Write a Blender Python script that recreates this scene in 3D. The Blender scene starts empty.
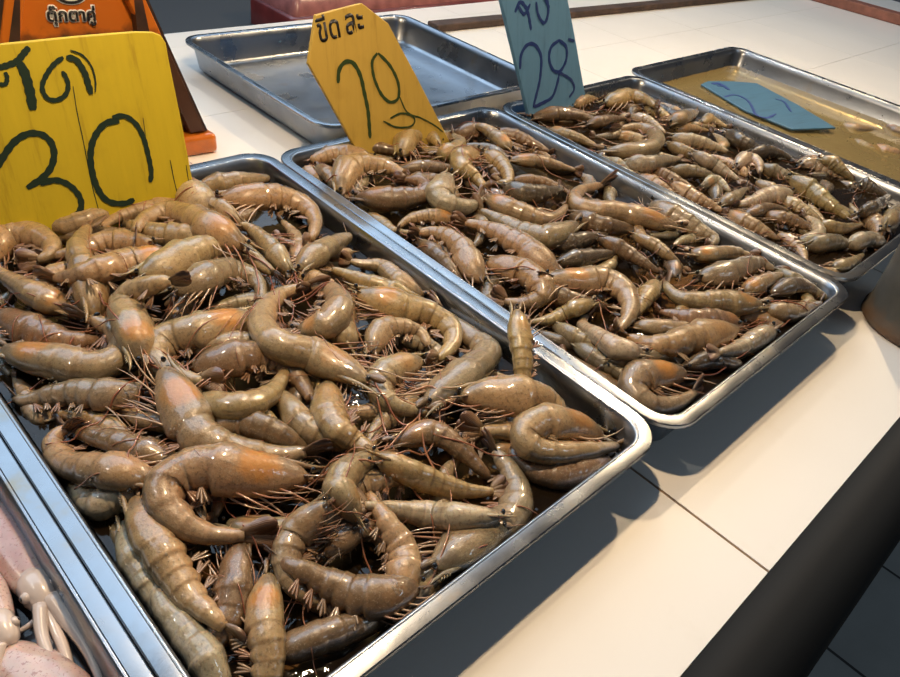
import bpy, bmesh, math, random
import numpy as np
from mathutils import Vector, Matrix

SC = bpy.context.scene
COL = SC.collection
random.seed(11)
rng = np.random.default_rng(5)

# ------------------------------------------------------------------ camera
CAM_M = np.array([[0.71418045, -0.34441561, 0.60936375],
                  [-0.68530545, -0.5212709, 0.50855982],
                  [0.14248765, -0.78080377, -0.60831138]])   # world = CAM_M @ (right, down, forward)
FPX = 743.92
CAM_P = np.array([0.0, 0.0, 0.46])
cam_data = bpy.data.cameras.new('camera')
cam = bpy.data.objects.new('camera', cam_data)
COL.objects.link(cam)
cam_data.sensor_width = 36.0
cam_data.lens = FPX / 900.0 * 36.0
cam_data.clip_start = 0.02
m4 = Matrix.Identity(4)
for r_ in range(3):
    m4[r_][0] = CAM_M[r_, 0]; m4[r_][1] = -CAM_M[r_, 1]; m4[r_][2] = -CAM_M[r_, 2]; m4[r_][3] = CAM_P[r_]
cam.matrix_world = m4
SC.camera = cam

# ------------------------------------------------------------------ world, lamps, exposure
SC.view_settings.view_transform = 'Standard'
SC.view_settings.look = 'None'
SC.view_settings.gamma = 1.0
SC.view_settings.use_curve_mapping = False
SC.view_settings.exposure = 0.28
SC.cycles.use_denoising = True
SC.cycles.max_bounces = 10
SC.cycles.transparent_max_bounces = 16
SC.cycles.sample_clamp_indirect = 4.0
SC.cycles.caustics_reflective = False
SC.cycles.caustics_refractive = False
wd = bpy.data.worlds.new('market_night')
SC.world = wd
wd.use_nodes = True
wd.node_tree.nodes['Background'].inputs[0].default_value = (0.055, 0.062, 0.075, 1)
wd.node_tree.nodes['Background'].inputs[1].default_value = 0.6

def lamp(name, kind, loc, energy, color, size=0.1, size_y=None, target=None):
    d = bpy.data.lights.new(name, kind)
    d.energy = energy; d.color = color
    if kind == 'AREA':
        d.shape = 'RECTANGLE'; d.size = size; d.size_y = size_y or size
    else:
        d.shadow_soft_size = size
    o = bpy.data.objects.new(name, d); COL.objects.link(o); o.location = loc
    if target is not None:
        o.rotation_euler = (Vector(target) - Vector(loc)).to_track_quat('-Z', 'Y').to_euler()
    return o
lamp('warm_bulb', 'POINT', (0.36, 0.45, 0.74), 16.5, (1.0, 0.73, 0.45), 0.016)
lamp('glint_bulb', 'POINT', (-0.35, 0.80, 1.05), 6, (1.0, 0.90, 0.75), 0.012)  # this and the next two: small bulbs added for extra glints on wet shells
lamp('glint_bulb', 'POINT', (0.95, 1.05, 1.0), 7, (1.0, 0.88, 0.70), 0.012)
lamp('glint_bulb', 'POINT', (2.3, 1.0, 1.2), 7, (1.0, 0.86, 0.66), 0.012)
lamp('far_bulb', 'POINT', (1.55, 0.60, 0.88), 28, (1.0, 0.74, 0.45), 0.016)
lamp('cool_tube_light', 'AREA', (0.90, 2.50, 2.30), 66, (0.58, 0.78, 1.0), 4.6, 2.1, target=(0.75, 0.5, 0))
lamp('floor_fill_light', 'AREA', (1.6, -1.6, 2.5), 6, (0.66, 0.84, 1.0), 1.2, 0.2, target=(1.3, -0.3, -0.5))  # added fill light that lifts the dark floor and the front faces

# ------------------------------------------------------------------ helpers
def W(x, y, z):
    d = CAM_M @ np.array([x - 450.0, y - 338.5, FPX])
    return CAM_P + d * ((z - CAM_P[2]) / d[2])

def depth_of(p):
    return float((CAM_M.T @ (np.asarray(p) - CAM_P))[2])

def mesh_obj(name, verts, faces, mat, parent=None, smooth=True, uvs=None):
    me = bpy.data.meshes.new(name)
    me.from_pydata([tuple(map(float, v)) for v in verts], [], faces)
    if uvs is not None:
        uv = me.uv_layers.new(name='uv')
        li = np.empty(len(me.loops), dtype=np.int32)
        me.loops.foreach_get('vertex_index', li)
        uv.data.foreach_set('uv', np.asarray(uvs, dtype=np.float32)[li].ravel())
    if smooth:
        me.polygons.foreach_set('use_smooth', [True] * len(me.polygons))
    if mat is not None:
        me.materials.append(mat)
    o = bpy.data.objects.new(name, me)
    COL.objects.link(o)
    if parent is not None:
        o.parent = parent
    return o

def fix_normals(o):
    bm = bmesh.new(); bm.from_mesh(o.data)
    bmesh.ops.recalc_face_normals(bm, faces=bm.faces)
    bm.to_mesh(o.data); bm.free()

def tag(o, label, cat, group=None, kind=None):
    o['label'] = label
    o['category'] = cat
    if group: o['group'] = group
    if kind: o['kind'] = kind
    return o

def struct(o):
    o['kind'] = 'structure'
    return o

def box_vf(x0, x1, y0, y1, z0, z1):
    v = [(x0, y0, z0), (x1, y0, z0), (x1, y1, z0), (x0, y1, z0), (x0, y0, z1), (x1, y0, z1), (x1, y1, z1), (x0, y1, z1)]
    f = [(0, 3, 2, 1), (4, 5, 6, 7), (0, 1, 5, 4), (1, 2, 6, 5), (2, 3, 7, 6), (3, 0, 4, 7)]
    return v, f

def add_bevel(o, w, seg=2):
    m = o.modifiers.new('bevel', 'BEVEL'); m.width = w; m.segments = seg; m.limit_method = 'ANGLE'
    return o

def tube_vf(pts, radii, n=6, vf=None, cap=True):
    vs, fs = vf if vf is not None else ([], [])
    pts = [np.asarray(p, float) for p in pts]
    prev = None
    base0 = len(vs)
    for i, p in enumerate(pts):
        t = pts[min(i + 1, len(pts) - 1)] - pts[max(i - 1, 0)]
        t = t / (np.linalg.norm(t) + 1e-12)
        if prev is None:
            a = np.array([0, 0, 1.0]) if abs(t[2]) < 0.9 else np.array([1.0, 0, 0])
        else:
            a = prev
        u = a - t * np.dot(a, t); u /= (np.linalg.norm(u) + 1e-12)
        prev = u
        w = np.cross(t, u)
        r = radii[i] if hasattr(radii, '__len__') else radii
        for k in range(n):
            th = 2 * math.pi * k / n
            vs.append(p + r * (math.cos(th) * u + math.sin(th) * w))
    for i in range(len(pts) - 1):
        b = base0 + i * n
        for k in range(n):
            k2 = (k + 1) % n
            fs.append((b + k, b + k2, b + n + k2, b + n + k))
    if cap:
        fs.append(tuple(base0 + k for k in reversed(range(n))))
        e = base0 + (len(pts) - 1) * n
        fs.append(tuple(e + k for k in range(n)))
    return vs, fs

def crom(pts, n):
    P = np.asarray(pts, float)
    if len(P) == 2:
        P = np.stack([P[0], (P[0] + P[1]) / 2, P[1]])
    P = np.vstack([2 * P[0] - P[1], P, 2 * P[-1] - P[-2]])
    out = []
    for i in range(1, len(P) - 2):
        p0, p1, p2, p3 = P[i - 1], P[i], P[i + 1], P[i + 2]
        for k in range(16):
            t = k / 16
            out.append(0.5 * ((2 * p1) + (-p0 + p2) * t + (2 * p0 - 5 * p1 + 4 * p2 - p3) * t * t + (-p0 + 3 * p1 - 3 * p2 + p3) * t ** 3))
    out.append(P[-2])
    out = np.array(out)
    d = np.r_[0, np.cumsum(np.linalg.norm(np.diff(out, axis=0), axis=1))]
    s = np.linspace(0, d[-1], n)
    return np.stack([np.interp(s, d, out[:, j]) for j in range(out.shape[1])], 1), d[-1]

# ------------------------------------------------------------------ materials
class NT:
    def __init__(self, name):
        self.m = bpy.data.materials.new(name); self.m.use_nodes = True
        self.t = self.m.node_tree; self.b = self.t.nodes['Principled BSDF']; self.out = self.t.nodes['Material Output']
    def n(self, typ, **kw):
        x = self.t.nodes.new(typ)
        for k, v in kw.items():
            if k.startswith('i_'):
                key = k[2:]
                x.inputs[int(key) if key.isdigit() else key].default_value = v
            else:
                setattr(x, k, v)
        return x
    def l(self, a, b): self.t.links.new(a, b)
    def set(self, **kw):
        for k, v in kw.items(): self.b.inputs[k.replace('_', ' ')].default_value = v
    def coord(self, which='Object', scale=(1, 1, 1)):
        c = self.n('ShaderNodeTexCoord'); mp = self.n('ShaderNodeMapping'); mp.inputs['Scale'].default_value = scale
        self.l(c.outputs[which], mp.inputs[0]); return mp.outputs[0]
    def noise(self, vec, scale, detail=4, rough=0.55):
        x = self.n('ShaderNodeTexNoise'); x.inputs['Scale'].default_value = scale; x.inputs['Detail'].default_value = detail
        x.inputs['Roughness'].default_value = rough
        if vec is not None: self.l(vec, x.inputs['Vector'])
        return x.outputs['Fac']
    def ramp(self, fac, stops):
        x = self.n('ShaderNodeValToRGB'); e = x.color_ramp.elements
        while len(e) < len(stops): e.new(0.5)
        for k, (p, c) in enumerate(stops):
            e[k].position = p; e[k].color = (*c, 1) if len(c) == 3 else c
        self.l(fac, x.inputs[0]); return x.outputs[0]
    def mix(self, fac, a, b, mode='MIX'):
        x = self.n('ShaderNodeMix', data_type='RGBA', blend_type=mode)
        for idx, v in ((0, fac), (6, a), (7, b)):
            if isinstance(v, (int, float)): x.inputs[idx].default_value = v
            elif isinstance(v, tuple): x.inputs[idx].default_value = (*v, 1)
            else: self.l(v, x.inputs[idx])
        return x.outputs[2]
    def math(self, op, a, b=None, clamp=False):
        x = self.n('ShaderNodeMath', operation=op); x.use_clamp = clamp
        for idx, v in ((0, a), (1, b)):
            if v is None: continue
            if isinstance(v, (int, float)): x.inputs[idx].default_value = v
            else: self.l(v, x.inputs[idx])
        return x.outputs[0]
    def bump(self, h, strength=0.3, dist=0.001):
        x = self.n('ShaderNodeBump'); x.inputs['Strength'].default_value = strength; x.inputs['Distance'].default_value = dist
        self.l(h, x.inputs['Height']); self.l(x.outputs[0], self.b.inputs['Normal']); return x

def plain(name, col, rough=0.5, metal=0.0, coat=0.0, bumps=None, var=0.0):
    k = NT(name); k.set(Base_Color=(*col, 1), Roughness=rough, Metallic=metal, Coat_Weight=coat, Coat_Roughness=0.08)
    v = k.coord()
    if var:
        n = k.noise(v, 30); c = k.ramp(n, [(0.3, tuple(x * (1 - var) for x in col)), (0.7, tuple(min(1, x * (1 + var)) for x in col))])
        k.l(c, k.b.inputs['Base Color'])
    if bumps: k.bump(k.noise(v, bumps[0]), bumps[1], 0.0008)
    return k.m

def steel(name, base, rough, grime):
    k = NT(name); v = k.coord()
    n1 = k.noise(v, 22, 6); n2 = k.noise(v, 160, 3)
    c = k.ramp(n1, [(0.35, base), (0.62, tuple(x * 0.9 for x in base)), (0.78, grime)])
    k.l(c, k.b.inputs['Base Color'])
    r = k.ramp(n1, [(0.3, (rough,) * 3), (0.75, (rough + 0.16,) * 3)])
    k.l(r, k.b.inputs['Roughness'])
    k.set(Metallic=1.0)
    k.bump(k.math('ADD', k.noise(v, 9, 3), k.math('MULTIPLY', n2, 0.05)), 0.35, 0.0025)
    return k.m
M_STEEL = steel('tray_steel', (0.31, 0.33, 0.36), 0.24, (0.26, 0.22, 0.165))
M_RIM = steel('tray_rim_steel', (0.30, 0.32, 0.345), 0.18, (0.30, 0.25, 0.18))

def shrimp_mat():
    k = NT('shrimp_shell')
    uvn = k.n('ShaderNodeUVMap'); uvn.uv_map = 'uv'
    sp = k.n('ShaderNodeSeparateXYZ'); k.l(uvn.outputs[0], sp.inputs[0])
    s, v = sp.outputs[0], sp.outputs[1]
    oi = k.n('ShaderNodeObjectInfo')
    ob = k.coord()
    n1 = k.noise(ob, 95, 6, 0.62); n2 = k.noise(ob, 380, 3, 0.7); n3 = k.noise(ob, 700, 2, 0.7)
    base = oi.outputs['Color']
    # belly paler, back slightly darker and greener (shell pigment)
    bel = k.n('ShaderNodeMapRange'); k.l(v, bel.inputs[0])
    bel.inputs[1].default_value = 0.15; bel.inputs[2].default_value = 0.95; bel.inputs[3].default_value = 0.0; bel.inputs[4].default_value = 1.0
    c = k.mix(bel.outputs[0], k.mix(1.0, base, (0.86, 0.90, 0.84), 'MULTIPLY'), k.mix(1.0, base, (1.25, 1.10, 0.98), 'MULTIPLY'))
    c = k.mix(k.math('MULTIPLY', k.ramp(n1, [(0.35, (0, 0, 0)), (0.7, (1, 1, 1))]), 0.60), c, k.mix(1.0, base, (0.60, 0.49, 0.38), 'MULTIPLY'))
    # speckles
    c = k.mix(k.math('MULTIPLY', k.ramp(n2, [(0.52, (0, 0, 0)), (0.66, (1, 1, 1))]), 0.50), c, (0.085, 0.058, 0.034))
    c = k.mix(k.math('MULTIPLY', k.ramp(n3, [(0.56, (0, 0, 0)), (0.68, (1, 1, 1))]), 0.35), c, (0.52, 0.41, 0.28))
    # tergite bands: abdomen s from .36 to .88, six segments
    a = k.math('MULTIPLY', k.math('SUBTRACT', s, 0.36), 6.0 / 0.52)
    fr = k.math('FRACT', a)
    inab = k.math('MULTIPLY', k.math('GREATER_THAN', s, 0.34), k.math('LESS_THAN', s, 0.90))
    band = k.ramp(fr, [(0.0, (1, 1, 1)), (0.10, (0.1, 0.1, 0.1)), (0.80, (0, 0, 0)), (0.97, (0.75, 0.75, 0.75))])
    c = k.mix(k.math('MULTIPLY', k.math('MULTIPLY', band, inab), 0.30), c, k.mix(1.0, base, (0.42, 0.34, 0.26), 'MULTIPLY'))
    pale = k.ramp(fr, [(0.62, (0, 0, 0)), (0.84, (1, 1, 1)), (0.95, (0, 0, 0))])
    c = k.mix(k.math('MULTIPLY', k.math('MULTIPLY', pale, inab), 0.22), c, k.mix(1.0, base, (1.5, 1.4, 1.25), 'MULTIPLY'))
    # gut line on the back
    gut = k.math('MULTIPLY', k.math('LESS_THAN', v, 0.07), k.math('MULTIPLY', k.math('GREATER_THAN', s, 0.34), k.math('LESS_THAN', s, 0.84)))
    c = k.mix(k.math('MULTIPLY', gut, 0.30), c, (0.05, 0.035, 0.02))
    # orange liver patch showing through the head shell, amount in the object colour's alpha
    ds = k.math('DIVIDE', k.math('SUBTRACT', s, 0.215), 0.085)
    dv = k.math('DIVIDE', k.math('SUBTRACT', v, 0.42), 0.36)
    rr = k.math('ADD', k.math('MULTIPLY', ds, ds), k.math('MULTIPLY', dv, dv))
    rr = k.math('ADD', rr, k.math('MULTIPLY', k.math('SUBTRACT', n1, 0.5), 1.6))
    patch = k.ramp(rr, [(0.25, (1, 1, 1)), (1.0, (0, 0, 0))])
    c = k.mix(k.math('MULTIPLY', patch, k.math('MULTIPLY', oi.outputs['Alpha'], 0.85)), c, (0.47, 0.20, 0.035))
    # dark stomach in front of it
    dk = k.math('DIVIDE', k.math('SUBTRACT', s, 0.10), 0.05)
    d2 = k.math('DIVIDE', k.math('SUBTRACT', v, 0.35), 0.3)
    dd = k.ramp(k.math('ADD', k.math('MULTIPLY', dk, dk), k.math('MULTIPLY', d2, d2)), [(0.2, (1, 1, 1)), (1.0, (0, 0, 0))])
    c = k.mix(k.math('MULTIPLY', dd, 0.45), c, (0.07, 0.045, 0.03))
    k.l(c, k.b.inputs['Base Color'])
    k.set(Roughness=0.38, Coat_Weight=1.0, Coat_Roughness=0.035, Coat_IOR=1.48, Subsurface_Weight=0.30, Subsurface_Scale=0.005)
    k.b.inputs['Subsurface Radius'].default_value = (1.0, 0.55, 0.3)
    bp = k.bump(k.math('ADD', k.math('MULTIPLY', n1, 0.9), k.math('MULTIPLY', k.noise(ob, 240, 3), 0.55)), 0.30, 0.0022)
    b2 = k.n('ShaderNodeBump'); b2.inputs['Strength'].default_value = 0.30; b2.inputs['Distance'].default_value = 0.0018
    k.l(k.math('ADD', k.noise(ob, 170, 1), k.math('MULTIPLY', k.noise(ob, 420, 1), .25)), b2.inputs['Height']); k.l(b2.outputs[0], k.b.inputs['Coat Normal'])
    return k.m
M_SHRIMP = shrimp_mat()

def limb_mat(name, a, b, alpha=1.0):
    k = NT(name); oi = k.n('ShaderNodeObjectInfo')
    c = k.mix(oi.outputs['Random'], a, b)
    k.l(c, k.b.inputs['Base Color'])
    k.set(Roughness=0.3, Coat_Weight=0.7, Coat_Roughness=0.08, Alpha=alpha)
    return k.m
M_LEG = limb_mat('shrimp_leg', (0.34, 0.15, 0.08), (0.36, 0.22, 0.13))
M_LEGP = limb_mat('shrimp_leg_pale', (0.55, 0.40, 0.28), (0.42, 0.28, 0.17))
M_SWIM = limb_mat('shrimp_swimmeret', (0.26, 0.13, 0.07), (0.25, 0.17, 0.095))
M_ANT = limb_mat('shrimp_antenna', (0.24, 0.07, 0.035), (0.34, 0.16, 0.08))
M_EYE = plain('shrimp_eye', (0.006, 0.005, 0.004), 0.12, 0, 1.0)

def fan_mat():
    k = NT('shrimp_tail_fan'); oi = k.n('ShaderNodeObjectInfo')
    uvn = k.n('ShaderNodeUVMap'); uvn.uv_map = 'uv'
    sp = k.n('ShaderNodeSeparateXYZ'); k.l(uvn.outputs[0], sp.inputs[0])
    ob = k.coord(); n2 = k.noise(ob, 500, 3)
    c = k.mix(sp.outputs[0], k.mix(1.0, oi.outputs['Color'], (0.75, 0.68, 0.6), 'MULTIPLY'), (0.17, 0.075, 0.04))
    c = k.mix(k.math('MULTIPLY', n2, 0.35), c, (0.05, 0.04, 0.03))
    k.l(c, k.b.inputs['Base Color']); k.set(Roughness=0.32, Coat_Weight=0.7, Coat_Roughness=0.08)
    w = k.n('ShaderNodeTexWave'); k.l(uvn.outputs[0], w.inputs['Vector']); w.bands_direction = 'Y'; w.inputs['Scale'].default_value = 4
    k.bump(w.outputs['Fac'], 0.4, 0.0006)
    return k.m
M_FAN = fan_mat()

def liquid(name, tint, rough=0.03, bump=0.10, murk=0.0, mud=(0.1, 0.07, 0.04)):
    k = NT(name); t = k.t
    t.nodes.remove(k.b)
    tr = k.n('ShaderNodeBsdfTransparent'); tr.inputs[0].default_value = (*tint, 1)
    gl = k.n('ShaderNodeBsdfGlossy'); gl.inputs['Roughness'].default_value = rough; gl.inputs['Color'].default_value = (1, 1, 1, 1)
    fr = k.n('ShaderNodeFresnel'); fr.inputs[0].default_value = 1.36
    mx = k.n('ShaderNodeMixShader')
    bp = k.n('ShaderNodeBump'); bp.inputs['Strength'].default_value = bump; bp.inputs['Distance'].default_value = 0.004
    k.l(k.noise(k.coord(), 38, 3), bp.inputs['Height'])
    k.l(bp.outputs[0], gl.inputs['Normal']); k.l(bp.outputs[0], fr.inputs['Normal'])
    df = k.n('ShaderNodeBsdfDiffuse'); df.inputs[0].default_value = (*mud, 1)
    m0 = k.n('ShaderNodeMixShader'); m0.inputs[0].default_value = murk
    k.l(tr.outputs[0], m0.inputs[1]); k.l(df.outputs[0], m0.inputs[2])
    k.l(fr.outputs[0], mx.inputs[0]); k.l(m0.outputs[0], mx.inputs[1]); k.l(gl.outputs[0], mx.inputs[2])
    k.l(mx.outputs[0], k.out.inputs[0])
    return k.m

# ------------------------------------------------------------------ the setting: tiled counter, dark front edging, floor, back table
def tile_mat():
    k = NT('counter_tile'); v = k.coord()
    n = k.noise(v, 3.0, 3); n2 = k.noise(v, 60, 4, 0.7); n3 = k.noise(v, 14, 5, 0.65)
    c = k.ramp(n, [(0.3, (0.80, 0.77, 0.72)), (0.7, (0.86, 0.83, 0.78))])
    c = k.mix(k.math('MULTIPLY', k.ramp(n3, [(0.60, (0, 0, 0)), (0.80, (1, 1, 1))]), 0.14), c, (0.55, 0.45, 0.33))
    c = k.mix(k.math('MULTIPLY', k.ramp(n2, [(0.755, (0, 0, 0)), (0.80, (1, 1, 1))]), 0.5), c, (0.20, 0.15, 0.10))
    k.l(c, k.b.inputs['Base Color']); k.set(Roughness=0.30, Coat_Weight=0.25, Coat_Roughness=0.12)
    k.bump(k.noise(v, 7, 2), 0.10, 0.002)
    return k.m
M_TILE = tile_mat()
M_GROUT = plain('tile_grout', (0.20, 0.115, 0.05), 0.8, var=0.5)
M_BLACK = plain('black_edging', (0.010, 0.011, 0.012), 0.72, bumps=(60, 0.1))
M_BLACK.node_tree.nodes['Principled BSDF'].inputs['Specular IOR Level'].default_value = 0.22
M_DARK = plain('dark_void', (0.006, 0.006, 0.007), 0.8)

CX0, CX1, CY0, CY1 = -0.9, 3.25, 0.030, 1.320
v, f = box_vf(CX0, CX1, CY0, CY1, -0.05, -0.0012)
slab = struct(mesh_obj('counter_slab', v, f, M_GROUT, smooth=False))
# tiles: one mesh, laid as a grid on the slab
xs0 = [-0.426, 0.022, 0.469, 1.063, 1.361, 1.659, 1.957, 2.255, 2.553, 2.851]
xs1 = [0.727 + 0.298 * k for k in range(-6, 10)]
ys = [CY0, 0.345, 0.655, 0.970, 1.250, CY1]
tv, tf = [], []
g = 0.0014
GW = [1.0, .5, .35, .3, .3]
for ri in range(len(ys) - 1):
    xs = xs0 if ri == 0 else xs1
    edges = [CX0] + [x for x in xs if CX0 + 0.02 < x < CX1 - 0.02] + [CX1]
    for a, b in zip(edges[:-1], edges[1:]):
        v, f = box_vf(a + g * GW[ri], b - g * GW[ri], ys[ri] + (g * GW[ri] if ri else 0), ys[ri + 1] - g * GW[ri], -0.0012, 0.0)
        k0 = len(tv); tv += v; tf += [tuple(q + k0 for q in ff) for ff in f]
tiles = struct(mesh_obj('counter_tiles', tv, tf, M_TILE, smooth=False))
# rounded black front edging along the counter
pv, pf = [], []
prof = [(0.0295, 0.0004)]
for a in np.linspace(math.pi / 2, -math.pi / 2, 15):
    prof.append((0.004 - 0.036 * math.cos(a), -0.034 + 0.0344 * math.sin(a)))
prof += [(0.0295, -0.068)]
for xi, x in enumerate((CX0, CX1)):
    for (y, z) in prof: pv.append((x, y, z))
L_ = len(prof)
for k in range(L_): pf.append((k, (k + 1) % L_, L_ + (k + 1) % L_, L_ + k))
pf.append(tuple(range(L_))); pf.append(tuple(L_ + k for k in reversed(range(L_))))
edging = struct(mesh_obj('counter_edging', pv, pf, M_BLACK)); fix_normals(edging)
v, f = box_vf(CX0, CX1, 0.06, 1.28, -0.8, -0.051)
struct(mesh_obj('counter_base', v, f, M_DARK, smooth=False))  # near-black box, the darkness under the counter is put into its colour

def floor_mat():
    k = NT('floor_tile'); v = k.coord()
    b = k.n('ShaderNodeTexBrick'); k.l(v, b.inputs['Vector'])
    b.offset = 0.0; b.inputs['Scale'].default_value = 3.3; b.inputs['Mortar Size'].default_value = 0.012
    b.inputs['Brick Width'].default_value = 1.0; b.inputs['Row Height'].default_value = 1.0
    b.inputs['Color1'].default_value = (0.62, 0.65, 0.63, 1); b.inputs['Color2'].default_value = (0.52, 0.55, 0.53, 1); b.inputs['Mortar'].default_value = (0.03, 0.03, 0.03, 1)
    k.l(k.mix(k.math('MULTIPLY', k.noise(v, 6), 0.5), b.outputs[0], (0.06, 0.06, 0.058)), k.b.inputs['Base Color'])
    k.set(Roughness=0.5)
    return k.m
fl = mesh_obj('floor', [(-3, -2.5, -0.8), (6, -2.5, -0.8), (6, 5, -0.8), (-3, 5, -0.8)], [(0, 1, 2, 3)], floor_mat(), smooth=False)
struct(fl)
v, f = box_vf(-3, 6, 4.2, 4.3, -0.8, 3.0)
struct(mesh_obj('wall_back', v, f, plain('back_wall', (0.05, 0.052, 0.055), 0.7), smooth=False))
v, f = box_vf(-0.6, 2.9, 1.335, 2.2, -0.8, -0.06)
struct(mesh_obj('back_table', v, f, plain('back_table', (0.035, 0.036, 0.038), 0.5), smooth=False))

# ------------------------------------------------------------------ trays
ZR = 0.050
def rrect(x0, x1, y0, y1, r, z, seg=8):
    out = []
    for cx, cy, a0 in ((x1 - r, y1 - r, 0), (x0 + r, y1 - r, 90), (x0 + r, y0 + r, 180), (x1 - r, y0 + r, 270)):
        for k in range(seg + 1):
            a = math.radians(a0 + 90 * k / seg)
            out.append((cx + r * math.cos(a), cy + r * math.sin(a), z))
    return out
def loft(x0, x1, y0, y1, prof, close_bottom=False, r0=0.034):
    vs, fs = [], []
    for off, z in prof:
        vs += rrect(x0 + off, x1 - off, y0 + off, y1 - off, max(0.012, r0 - off * 0.75), z)
    n = 36
    for i in range(len(prof) - 1):
        for k in range(n):
            fs.append((i * n + k, i * n + (k + 1) % n, (i + 1) * n + (k + 1) % n, (i + 1) * n + k))
    if close_bottom:
        fs.append(tuple((len(prof) - 1) * n + k for k in range(n)))
    return vs, fs
TRAYS = {}
def tray(key, x0, x1, y0, y1, label, rw=0.0115, zr=ZR, nm='steel_tray', deep=0.0):
    prof = [(rw - 0.001, zr - 0.0006), (rw + 0.0012, zr - 0.002), (rw + 0.0035, zr - 0.012), (rw + 0.009, zr - 0.042), (rw + 0.0125, zr - 0.0465), (rw + 0.018, zr - 0.0482)]
    vs, fs = loft(x0, x1, y0, y1, prof, True)
    o = mesh_obj(nm, vs, fs, M_STEEL)
    fix_normals(o)
    sm = o.modifiers.new('sheet', 'SOLIDIFY'); sm.thickness = 0.0009; sm.offset = -1
    tag(o, label, 'tray', 'stainless steel trays on the counter')
    rp = [(0.0022, zr - 0.0048), (0.0004, zr - 0.0044), (0.0, zr - 0.0036), (0.0001, zr - 0.0008), (0.0009, zr), (rw * 0.5, zr + 0.0004), (rw - 0.0014, zr + 0.0003), (rw - 0.0002, zr - 0.0004), (rw + 0.0010, zr - 0.0030)]
    vs, fs = loft(x0, x1, y0, y1, rp)
    ro = mesh_obj('rim', vs, fs, M_RIM, o)
    wn = ro.modifiers.new('flats', 'EDGE_SPLIT'); wn.split_angle = math.radians(22)
    TRAYS[key] = (x0 + rw, x1 - rw, y0 + rw, y1 - rw)
    return o
tray('squid', -0.34, 0.0683, 0.150, 0.752, 'steel tray holding pink squid, at the lower left corner of the photo')
tray('A', 0.0690, 0.4765, 0.1475, 0.750, 'steel tray heaped with the largest shrimp, in front of the yellow 30 sign')
tray('B', 0.4771, 0.8755, 0.1425, 0.735, 'steel tray of shrimp in the middle, with the yellow 20 sign standing in it')
tray('C', 0.8761, 1.2650, 0.1540, 0.728, 'steel tray of shrimp with the blue 28 sign standing at its back corner')
tray('D', 1.2656, 1.7000, 0.1500, 0.752, 'steel tray of yellowish water with a blue sign lying in it')
tray('E', 0.5820, 1.0620, 0.7660, 1.160, 'empty steel tray standing behind the yellow 20 sign', rw=0.008)

def water(key, z, mat, label):
    x0, x1, y0, y1 = TRAYS[key]
    fr = (ZR - z); ins = 0.0035 + fr * 0.19
    vs = rrect(x0 + ins, x1 - ins, y0 + ins, y1 - ins, 0.02, z)
    o = mesh_obj('water', vs, [tuple(range(len(vs)))], mat, smooth=False)
    return tag(o, label, 'water', kind='stuff')
WZ = {'A': 0.026, 'B': 0.030, 'C': 0.032, 'D': 0.0165, 'squid': 0.016}
M_LIQ = liquid('brown_brine', (0.42, 0.29, 0.16), 0.02, 0.20, 0.12, (0.08, 0.05, 0.025))
water('A', WZ['A'], M_LIQ, 'dark brown water between the shrimp in the tray with the 30 sign')
water('B', WZ['B'], M_LIQ, 'dark brown water between the shrimp in the tray with the 20 sign')
water('C', WZ['C'], M_LIQ, 'dark water between the shrimp in the tray with the 28 sign')
water('D', WZ['D'], liquid('yellow_brine', (0.95, 0.82, 0.52), 0.03, 0.06, 0.30, (0.55, 0.40, 0.15)), 'murky yellowish water in the tray with the lying blue sign')
water('squid', WZ['squid'], liquid('pale_brine', (0.72, 0.66, 0.62)), 'thin clear water under the squid')

# ------------------------------------------------------------------ price signs
def wood_paint(name, col, dark, grain=(60, 6, 60)):
    k = NT(name); v = k.coord('Object', grain)
    n = k.noise(v, 1.2, 6, 0.65); m = k.noise(k.coord(), 25, 4)
    c = k.ramp(n, [(0.28, dark), (0.45, col), (0.8, tuple(min(1, x * 1.12) for x in col))])
    c = k.mix(k.math('MULTIPLY', k.ramp(m, [(0.56, (0, 0, 0)), (0.8, (1, 1, 1))]), 0.35), c, dark)
    k.l(c, k.b.inputs['Base Color']); k.set(Roughness=0.55)
    k.bump(n, 0.25, 0.0008)
    return k.m
M_YEL = wood_paint('yellow_paint', (0.56, 0.43, 0.016), (0.36, 0.24, 0.010))
M_YEL2 = wood_paint('yellow_paint_two', (0.54, 0.36, 0.065), (0.36, 0.22, 0.03))
M_BLU = wood_paint('blue_paint', (0.105, 0.25, 0.42), (0.06, 0.15, 0.27))
M_BLU2 = wood_paint('blue_paint_two', (0.050, 0.145, 0.235), (0.035, 0.095, 0.165))
pb_ = M_BLU2.node_tree.nodes['Principled BSDF'].inputs
pb_['Coat Weight'].default_value = 0.9; pb_['Coat Roughness'].default_value = 0.12
M_INKG = plain('green_black_ink', (0.010, 0.028, 0.016), 0.5)
M_INKG2 = plain('olive_green_ink', (0.028, 0.055, 0.012), 0.5)
M_INKK = plain('black_ink', (0.012, 0.012, 0.014), 0.5)
M_INKB = plain('blue_ink', (0.012, 0.035, 0.17), 0.5)
M_WHITE = plain('white_print', (0.78, 0.76, 0.72), 0.5)

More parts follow.
